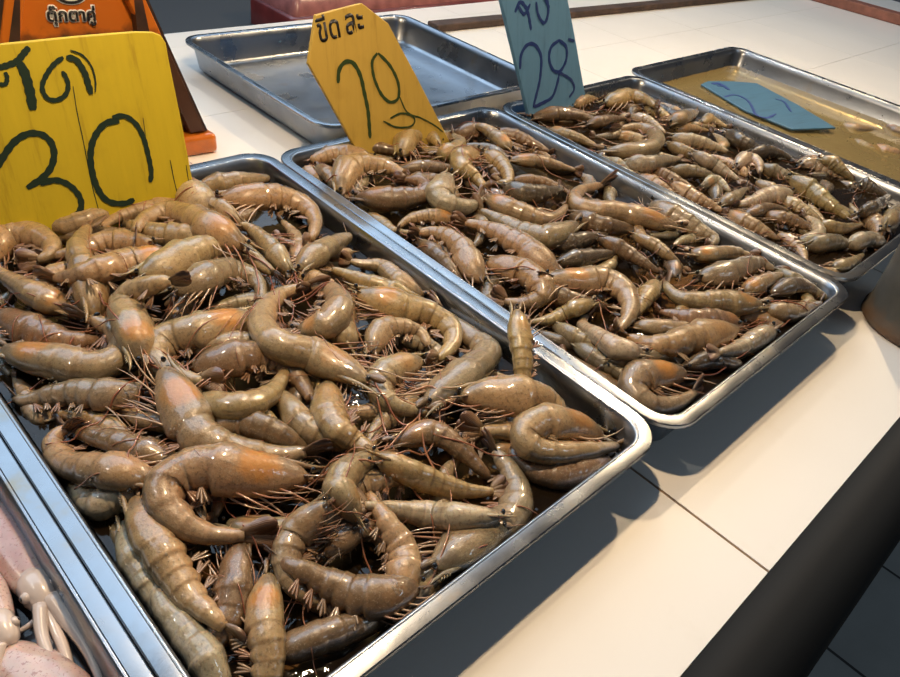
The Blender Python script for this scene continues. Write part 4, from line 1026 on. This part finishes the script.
    lat = np.cross(dirn, nrm)
    for k, a in enumerate((-1.5, -0.75, 0, 0.75, 1.5)):
        dd = dirn * math.cos(a * spread) + lat * math.sin(a * spread) * 0.9 - side * 0 + nrm * 0.05 * (abs(a) - 1)
        dd /= np.linalg.norm(dd)
        leaf(vs, fs, uv, ce + lat * a * R * .10, dd, nrm, ln * (1.0 if k != 2 else .78), R * (.36 if k != 2 else .18), R * .06)
    q = mesh_obj('tail_fan', vs, fs, M_FAN, o, True, uv); q.color = col
    # eyes on the sides of the head
    for sg in (-1, 1):
        e = c0 + d0 * R * 0.24 + b0 * sg * R * 0.36 + hd * R * .22
        ev, ef = tube_vf([e + b0 * sg * R * a for a in (-.16, -.11, 0, .11, .16)], [R * .04, R * .10, R * .13, R * .10, R * .04], 8)
        mesh_obj('eye', ev, ef, M_EYE, o)
    # walking legs, thin and jointed, from under the carapace forward
    nl = {2: 10, 1: 6, 0: 0}[detail]
    fan0 = rnd.uniform(.10, .45)
    for k in range(nl):
        u = k / max(1, nl - 1)
        s = 0.09 + 0.22 * u
        c, t, d, b = fr(s)
        sg = 1 if k % 2 else -1
        root = c - d * rad(s) * 0.90 + b * sg * R * .25
        ll = L * rnd.uniform(.17, .27)
        out = -d * (fan0 + .35 * u + rnd.uniform(-.08, .12)) - t * .9 + b * sg * rnd.uniform(-.05, .15) + Z * rnd.uniform(.02, .18)
        out /= np.linalg.norm(out)
        cv = -d * rnd.uniform(-.55, .40) + Z * rnd.uniform(-.25, .12) + b * rnd.uniform(-.2, .2)
        pts = [root + out * ll * q + cv * ll * q * q for q in (0, .2, .4, .6, .8, 1.0)]
        if heap is not None:
            for q in pts[1:]:
                if q[2] < ZR + .004:
                    q[0] = np.clip(q[0], heap.x0 + .004, heap.x1 - .004); q[1] = np.clip(q[1], heap.y0 + .004, heap.y1 - .004)
                q[2] = max(q[2], .006)
        w = R * rnd.uniform(.032, .055)
        lv, lf = tube_vf(pts, [w * 1.3, w * 1.2, w, w * .8, w * .55, w * .2], 5)
        mesh_obj('leg', lv, lf, M_LEGP if rnd.random() < .45 else M_LEG, o)
    # swimmerets under the abdomen
    ns = {2: 5, 1: 3, 0: 0}[detail]
    for k in range(ns):
        s = 0.40 + 0.36 * k / max(1, ns - 1)
        c, t, d, b = fr(s)
        lv, lf, lu = [], [], []
        for sg in (-1, 1):
            root = c - d * rad(s) * 0.70 + b * sg * R * .22
            out = -d * rnd.uniform(.55, .85) - t * rnd.uniform(.0, .65) + b * sg * .15
            out /= np.linalg.norm(out)
            for a in (-.25, 0, .25):
                dd = out + t * a; dd /= np.linalg.norm(dd)
                leaf(lv, lf, lu, root, dd, b, R * rnd.uniform(.65, 1.05), R * .085, R * .02)
        mesh_obj('swimmeret', lv, lf, M_SWIM, o, True, lu)
    # long feelers trailing over the heap
    na = {2: 2, 1: 1, 0: 0}[detail]
    for k in range(na):
        sg = -1 if k else 1
        p = c0 + hd * R * .3 + b0 * sg * R * .2 - d0 * R * .1
        h = math.atan2(hd[1], hd[0]) + rnd.uniform(-.7, .7)
        curl = rnd.uniform(-14, 14)
        pts, rr_ = [p], [R * .055]
        nst = rnd.randint(16, 30); st = L * 0.045
        for i in range(nst):
            h += curl * st + rnd.uniform(-.12, .12)
            p = p + np.array([math.cos(h), math.sin(h), 0]) * st
            if heap is not None:
                if not (heap.x0 + .006 < p[0] < heap.x1 - .006 and heap.y0 + .006 < p[1] < heap.y1 - .006): break
                zt = heap.top(p[0], p[1], .004) + .0008
                p = p.copy(); p[2] = p[2] * .45 + zt * .55
            pts.append(p); rr_.append(R * .055 * (1 - .8 * i / nst))
        if len(pts) > 4:
            sp_, _ = crom(pts, len(pts) * 2)
            lv, lf = tube_vf(sp_, list(np.interp(np.linspace(0, 1, len(sp_)), np.linspace(0, 1, len(rr_)), rr_)), 5)
            mesh_obj('antenna', lv, lf, M_ANT, o)
    return o

WFAC = {'A': 1.48, 'B': 1.48, 'C': 1.50, 'D': 1.1}
HEAPS = {
    'A': Heap('A', 0.024, 0.042, lambda x, y: 0.012 * np.clip((y - 0.35) / 0.30, 0, 1) * np.clip((x - 0.06) / 0.1, 0, 1) ** .5 - 0.004 * np.clip((0.33 - y) / 0.15, 0, 1)),
    'B': Heap('B', 0.031, 0.040, lambda x, y: 0.006 * np.clip((y - 0.35) / 0.25, 0, 1) + 0 * x),
    'C': Heap('C', 0.031, 0.039),
    'D': Heap('D', 0.003, 0.003)}

def place(key, wpx, tone, orange, lieflag, pts, label, group, detail, rnd, zoff=0.0, zs=None):
    hp = HEAPS[key]
    z = np.full(len(pts), 0.045)
    px = np.array(pts, float)
    N = 40
    # a line traced only where it shows is carried on, tail first, to the length of a whole shrimp
    L0 = sum(np.linalg.norm((W(*a, .05) - W(*b, .05))[:2]) for a, b in zip(px[:-1], px[1:]))
    need = max(0.0, {'A': .112, 'B': .100, 'C': .090, 'D': .08}[key] / L0 - 1.0)
    lpx = np.sum(np.linalg.norm(np.diff(px, axis=0), axis=1))
    e_t = e_h = 0.0
    if need > 0.02 and zs is None:
        add = min(need, .9) * lpx
        d1 = px[-1] - px[-2]; d1 /= np.linalg.norm(d1); d0_ = px[-2] - px[-3] if len(px) > 2 else d1; d0_ = d0_ / np.linalg.norm(d0_)
        tu = math.atan2(d0_[0] * d1[1] - d0_[1] * d1[0], np.dot(d0_, d1)) * .5
        d2 = np.array([d1[0] * math.cos(tu) - d1[1] * math.sin(tu), d1[0] * math.sin(tu) + d1[1] * math.cos(tu)])
        px = np.vstack([px, px[-1] + d2 * add * .7])
        h1 = px[0] - px[1]; h1 /= np.linalg.norm(h1)
        px = np.vstack([px[0] + h1 * add * .3, px])
        tot = lpx + add; e_t = add * .7 / tot; e_h = add * .3 / tot
    p2, _ = crom(px, N)
    ss = np.linspace(0, 1, N)
    sink = np.clip((ss - (1 - e_t)) / max(e_t, .01), 0, 1) * 1.3 * (e_t > 0) + np.clip((e_h - ss) / max(e_h, .01), 0, 1) * .5 * (e_h > 0)
    prof = np.interp(np.linspace(0, 1, N), PROF_S + [1.0], PROF_R + [0.15])
    z = np.full(N, 0.045)
    for it in range(3):
        C = np.array([W(p[0], p[1], zz) for p, zz in zip(p2, z)])
        R = 0.5 * WFAC[key] * wpx * depth_of(C[N // 3]) / FPX
        R = min(R, .105 * float(np.sum(np.linalg.norm(np.diff(C, axis=0), axis=1))), .0168 if wpx < 44 else .0205)
        tops = np.array([hp.top(c[0], c[1], R * q) for c, q in zip(C, prof)])
        z = smooth1(tops, 14) + R * 0.48 * np.maximum(prof, .55) + zoff - sink * R
        z = np.maximum(z, 0.0045 + R * 0.8 * prof)
        z = smooth1(z, 6)
        if zs is not None: z = np.interp(np.linspace(0, 1, N), np.linspace(0, 1, len(zs)), zs)
    C = np.array([W(p[0], p[1], zz) for p, zz in zip(p2, z)])
    # keep every body inside its tray's walls while it is below the rim
    for c, q in zip(C, prof):
        if zs is None and c[2] - R * q < ZR + 0.001:
            m = R * q * 0.85 + 0.003 + max(0, (ZR - c[2])) * 0.19
            c[0] = np.clip(c[0], hp.x0 + m, hp.x1 - m); c[1] = np.clip(c[1], hp.y0 + m, hp.y1 - m)
    C = np.stack([smooth1(C[:, j], 3) for j in range(3)], 1)
    # the head shell is rigid: straighten the front third of the line
    kc = int(.34 * N)
    for q in range(kc):
        f = q / kc
        C[q] = C[q] * .35 + (C[0] * (1 - f) + C[kc] * f) * .65
    C = np.stack([smooth1(C[:, j], 2) for j in range(3)], 1)
    # which hand are the legs on: the inside of the bend
    d = np.diff(C[:, :2], axis=0); a = np.unwrap(np.arctan2(d[:, 1], d[:, 0])); turn = a[-3] - a[2]
    side = 1 if turn > 0 else -1
    lie = math.radians(rnd.uniform(8, 26))
    if lieflag == 'L': side = 1           # legs on the left hand going from head to tail
    elif lieflag == 'R': side = -1
    elif lieflag == 'U': lie = math.radians(rnd.uniform(55, 80))
    o = build_shrimp(C, R, side, lie, tone, orange, detail, hp, label, group, rnd, TRAY_TONE[key])
    for c, q in zip(C, prof): hp.put(c, max(R * q, .002), R * q * .85)
    return o

def underlayer(key, n, wr, words, rnd):
    """shrimp of the layer beneath, glimpsed in the gaps"""
    x0, x1, y0, y1 = TRAYS[key]
    hp = HEAPS[key]
    k = 0
    nx = max(2, int(round(math.sqrt(n * (x1 - x0) / (y1 - y0))))); ny = int(math.ceil(n / nx))
    for j in range(ny):
        for i in range(nx):
            if k >= n: return
            cx = x0 + (i + .5 + rnd.uniform(-.25, .25)) * (x1 - x0) / nx
            cy = y0 + (j + .5 + rnd.uniform(-.25, .25)) * (y1 - y0) / ny
            h = rnd.uniform(0, 6.28); bend = rnd.choice((-1, 1)) * rnd.uniform(8, 22); L = rnd.uniform(.085, .105) * wr
            pts = []; p = np.array([cx, cy]) - np.array([math.cos(h), math.sin(h)]) * L * .4
            hh = h - bend * L * .5
            for s in range(9):
                pts.append(p.copy()); p = p + np.array([math.cos(hh), math.sin(hh)]) * L / 8; hh += bend * L / 8
            C2, _ = crom(np.array(pts), 40)
            R = .0098 * wr * rnd.uniform(.9, 1.1)
            prof = np.interp(np.linspace(0, 1, 40), PROF_S + [1.0], PROF_R + [0.15])
            m = R + .012
            C2[:, 0] = np.clip(C2[:, 0], x0 + m, x1 - m); C2[:, 1] = np.clip(C2[:, 1], y0 + m, y1 - m)
            C2 = np.stack([smooth1(C2[:, q], 4) for q in range(2)], 1)
            z = np.array([hp.top(c[0], c[1], R) - R * .45 for c in C2]); z = np.maximum(smooth1(z, 12), .003 + R * .85)
            C = np.c_[C2, z]
            build_shrimp(C, R, 1 if bend > 0 else -1, math.radians(rnd.uniform(10, 50)), rnd.choice('nbkgd'), rnd.choice((0, 0, .4)), 0, None,
                         'raw shrimp half sunk in the brown water under the others %s' % words, 'sunken shrimp %s' % words, rnd)
            k += 1

RND = random.Random(4)
underlayer('A', 46, 1.0, TRAY_WORDS['A'], RND)
underlayer('B', 44, 0.95, TRAY_WORDS['B'], RND)
underlayer('C', 40, 0.95, TRAY_WORDS['C'], RND)
for key in 'ABCD':
    for e in sorted(SHR[key], key=lambda e: e[0]):
        lay, wpx, tone, orange, lf, note, pts = e[:7]
        words = (note + ' ' + TRAY_WORDS[key]).strip()
        place(key, wpx, tone, orange, lf, pts, words, GROUPS[key], {'A': 2, 'B': 1, 'C': 1, 'D': 0}[key], RND, zs=e[7] if len(e) > 7 else None)

# ------------------------------------------------------------------ squid in the corner tray
def squid_mat():
    k = NT('squid_skin'); v = k.coord(); oi = k.n('ShaderNodeObjectInfo')
    n = k.noise(v, 40, 4); d = k.noise(v, 520, 2, 0.6); p = k.noise(v, 14, 3)
    c = k.ramp(n, [(0.3, (0.50, 0.34, 0.29)), (0.7, (0.62, 0.47, 0.40))])
    c = k.mix(k.math('MULTIPLY', k.ramp(p, [(0.42, (0, 0, 0)), (0.62, (1, 1, 1))]), oi.outputs['Alpha']), c, (0.30, 0.09, 0.08))
    c = k.mix(k.math('MULTIPLY', k.ramp(d, [(0.57, (0, 0, 0)), (0.66, (1, 1, 1))]), 0.55), c, (0.22, 0.05, 0.05))
    k.l(c, k.b.inputs['Base Color'])
    k.set(Roughness=0.3, Coat_Weight=0.9, Coat_Roughness=0.06, Subsurface_Weight=0.25, Subsurface_Scale=0.006)
    k.bump(n, 0.25, 0.002)
    return k.m
M_SQ = squid_mat()
M_SQP = plain('squid_pale_flesh', (0.60, 0.50, 0.44), 0.3, coat=0.9, var=0.15, bumps=(90, 0.3))
M_BEAK = plain('squid_eye', (0.02, 0.02, 0.025), 0.15, coat=1.0)
def squid(px, widths, z, label, red, arms, fin=True):
    """px: mantle tip to head; arms: list of pixel polylines"""
    c2, _ = crom(np.array(px, float), 26)
    zz = np.full(len(c2), z)
    C = np.array([W(p[0], p[1], q) for p, q in zip(c2, zz)])
    sc = depth_of(C[10]) / FPX
    ww = np.interp(np.linspace(0, 1, 26), np.linspace(0, 1, len(widths)), widths) * .5 * sc
    x0, x1, y0, y1 = TRAYS['squid']
    vs, fs = [], []
    n = 18
    T = np.gradient(C, axis=0); T /= np.linalg.norm(T, axis=1)[:, None]
    for c, t, w in zip(C, T, ww):
        s = np.cross(t, (0, 0, 1)); s /= np.linalg.norm(s)
        for k in range(n):
            a = 2 * math.pi * k / n
            vs.append(c + s * math.cos(a) * w + np.array([0, 0, 1]) * math.sin(a) * w * .62)
    for i in range(len(C) - 1):
        for k in range(n): fs.append((i * n + k, i * n + (k + 1) % n, (i + 1) * n + (k + 1) % n, (i + 1) * n + k))
    fs.append(tuple(reversed(range(n)))); fs.append(tuple((len(C) - 1) * n + k for k in range(n)))
    o = mesh_obj('squid', vs, fs, M_SQ); fix_normals(o); o.color = (1, 1, 1, red)
    tag(o, label, 'squid', 'raw squid in the corner tray')
    if fin:
        t = T[4]; s = np.cross(t, (0, 0, 1)); s /= np.linalg.norm(s)
        for sg in (-1, 1):
            fv, ff = [], []
            prof = [(0.0, .15), (.25, .8), (.5, 1.0), (.75, .7), (1.0, .1)]
            for u, w in prof:
                b = C[int(u * 10)] - t * .004
                r_in, r_out = ww[int(u * 10)] * .85, ww[int(u * 10)] * .85 + w * .022
                for zz_, rr in ((.002, r_in), (.0005, r_out), (-.001, r_out), (-.002, r_in)):
                    fv.append(b + s * sg * rr + np.array([0, 0, zz_]))
            for i in range(4):
                for k in range(4): ff.append((4 * i + k, 4 * i + (k + 1) % 4, 4 * i + 4 + (k + 1) % 4, 4 * i + 4 + k))
            ff += [(0, 1, 2, 3), (16, 17, 18, 19)]
            q = mesh_obj('fin', fv, ff, M_SQ, o); fix_normals(q); q.color = (1, 1, 1, red)
    # head with two eyes, then the arms
    h = C[-1]; t = T[-1]; s = np.cross(t, (0, 0, 1)); s /= np.linalg.norm(s); w = ww[-1]
    hv, hf = tube_vf([h - t * w * .6, h, h + t * w * .9, h + t * w * 1.7, h + t * w * 2.1], [w * .7, w * .95, w * .95, w * .7, w * .4], 14)
    head = mesh_obj('head', hv, hf, M_SQP, o)
    for sg in (-1, 1):
        e = h + t * w * .9 + s * sg * w * .72 + np.array([0, 0, w * .42])
        ev, ef = tube_vf([e + s * sg * w * a for a in (-.3, -.2, 0, .2, .3)], [w * .12, w * .28, w * .36, w * .28, w * .1], 12)
        mesh_obj('eye', ev, ef, M_SQP, head)
        e2 = e + s * sg * w * .22 + np.array([0, 0, w * .1])
        ev, ef = tube_vf([e2 + s * sg * w * a for a in (-.12, 0, .12)], [w * .1, w * .18, w * .08], 10)
        mesh_obj('pupil', ev, ef, M_BEAK, head)
    for q, (ap, aw) in enumerate(arms):
        a2, _ = crom(np.array(ap, float), 18)
        A = np.array([W(p[0], p[1], z + .004 * math.sin(q) - .003 * k / 18) for k, p in enumerate(a2)])
        lv, lf = tube_vf(A, list(np.linspace(aw, aw * .3, 18) * .5 * sc), 8)
        mesh_obj('arm', lv, lf, M_SQP, o)
squid([(-30, 480), (-12, 512), (6, 540), (22, 566), (34, 584)], [16, 38, 48, 46, 34], 0.026, 'pink speckled squid with pale head bump, lying along the tray rim', 0.5,
      [([(44, 600), (54, 625), (66, 655), (76, 690)], 16), ([(52, 598), (68, 620), (88, 650), (104, 690)], 18), ([(40, 606), (42, 635), (52, 665), (58, 700)], 14), ([(58, 596), (76, 612), (98, 642), (118, 688)], 14), ([(46, 606), (36, 620), (18, 632), (-8, 640)], 8)], True)
squid([(110, 760), (80, 730), (44, 690), (16, 668), (-8, 660)], [20, 60, 76, 66, 44], 0.024, 'reddish dotted squid mantle at the very bottom left of the photo', 0.85,
      [([(-30, 655), (-50, 640), (-70, 640)], 14), ([(-30, 660), (-60, 665), (-90, 670)], 14), ([(-30, 665), (-50, 690), (-80, 700)], 12)], False)
squid([(-70, 520), (-50, 550), (-30, 580), (-12, 604), (-2, 622)], [16, 40, 50, 46, 30], 0.030, 'pale pink squid cut off by the left edge of the photo', 0.35,
      [([(2, 640), (10, 650), (22, 652)], 9), ([(0, 645), (-4, 665), (-10, 690)], 12), ([(-8, 642), (-20, 660), (-36, 690)], 12)], False)

# ------------------------------------------------------------------ froth in the wet gaps, rust spots on the rim
def glassy(name):
    k = NT(name); k.set(Base_Color=(0.45, 0.38, 0.28, 1), Roughness=0.05, Coat_Weight=1.0, Alpha=0.30)
    return k.m
M_FROTH = glassy('froth')
def froth(key, spots, label, rnd):
    vs, fs = [], []
    hp = HEAPS[key]
    for x, y, rp, n in spots:
        for _ in range(n):
            a, r = rnd.uniform(0, 6.28), rp * math.sqrt(rnd.random())
            p = W(x + r * math.cos(a), y + r * .7 * math.sin(a), 0.05)
            p = W(x + r * math.cos(a), y + r * .7 * math.sin(a), max(WZ[key], hp.top(p[0], p[1], .002)))
            if not (hp.x0 + .006 < p[0] < hp.x1 - .006 and hp.y0 + .006 < p[1] < hp.y1 - .006): continue
            R = rnd.uniform(.0004, .0012)
            k0 = len(vs); na, nb = 8, 5
            for j in range(nb + 1):
                b = math.pi / 2 * j / nb
                for i in range(na):
                    vs.append((p[0] + R * math.cos(b) * math.cos(6.283 * i / na), p[1] + R * math.cos(b) * math.sin(6.283 * i / na), p[2] - .0003 + R * math.sin(b)))
            for j in range(nb):
                for i in range(na): fs.append((k0 + j * na + i, k0 + j * na + (i + 1) % na, k0 + (j + 1) * na + (i + 1) % na, k0 + (j + 1) * na + i))
    o = mesh_obj('froth', vs, fs, M_FROTH)
    tag(o, label, 'froth', kind='stuff')
fr_ = random.Random(9)
froth('A', [(50, 379, 12, 30), (40, 540, 10, 10), (80, 477, 14, 30), (158, 560, 12, 30), (165, 590, 8, 14), (205, 668, 10, 14), (178, 430, 10, 16), (140, 436, 10, 10), (285, 583, 8, 12), (374, 458, 10, 26), (395, 588, 8, 12), (395, 480, 14, 16), (250, 455, 14, 20), (135, 395, 12, 12), (120, 510, 12, 10)], 'small clear bubbles between the shrimp in the front tray', fr_)
froth('B', [(560, 250, 26, 60), (590, 240, 24, 50), (530, 195, 26, 40), (640, 365, 12, 24), (660, 255, 16, 30), (560, 190, 16, 24), (460, 176, 10, 16), (680, 270, 20, 24), (770, 300, 24, 20)], 'small clear bubbles in the wet hollows of the middle tray', fr_)
froth('C', [(770, 160, 26, 60), (760, 180, 16, 30), (870, 200, 20, 34), (850, 262, 14, 34), (730, 195, 14, 20), (625, 132, 16, 20), (700, 165, 20, 16), (830, 235, 20, 24), (880, 220, 16, 24)], 'small clear bubbles glinting along the right side of the far tray', fr_)
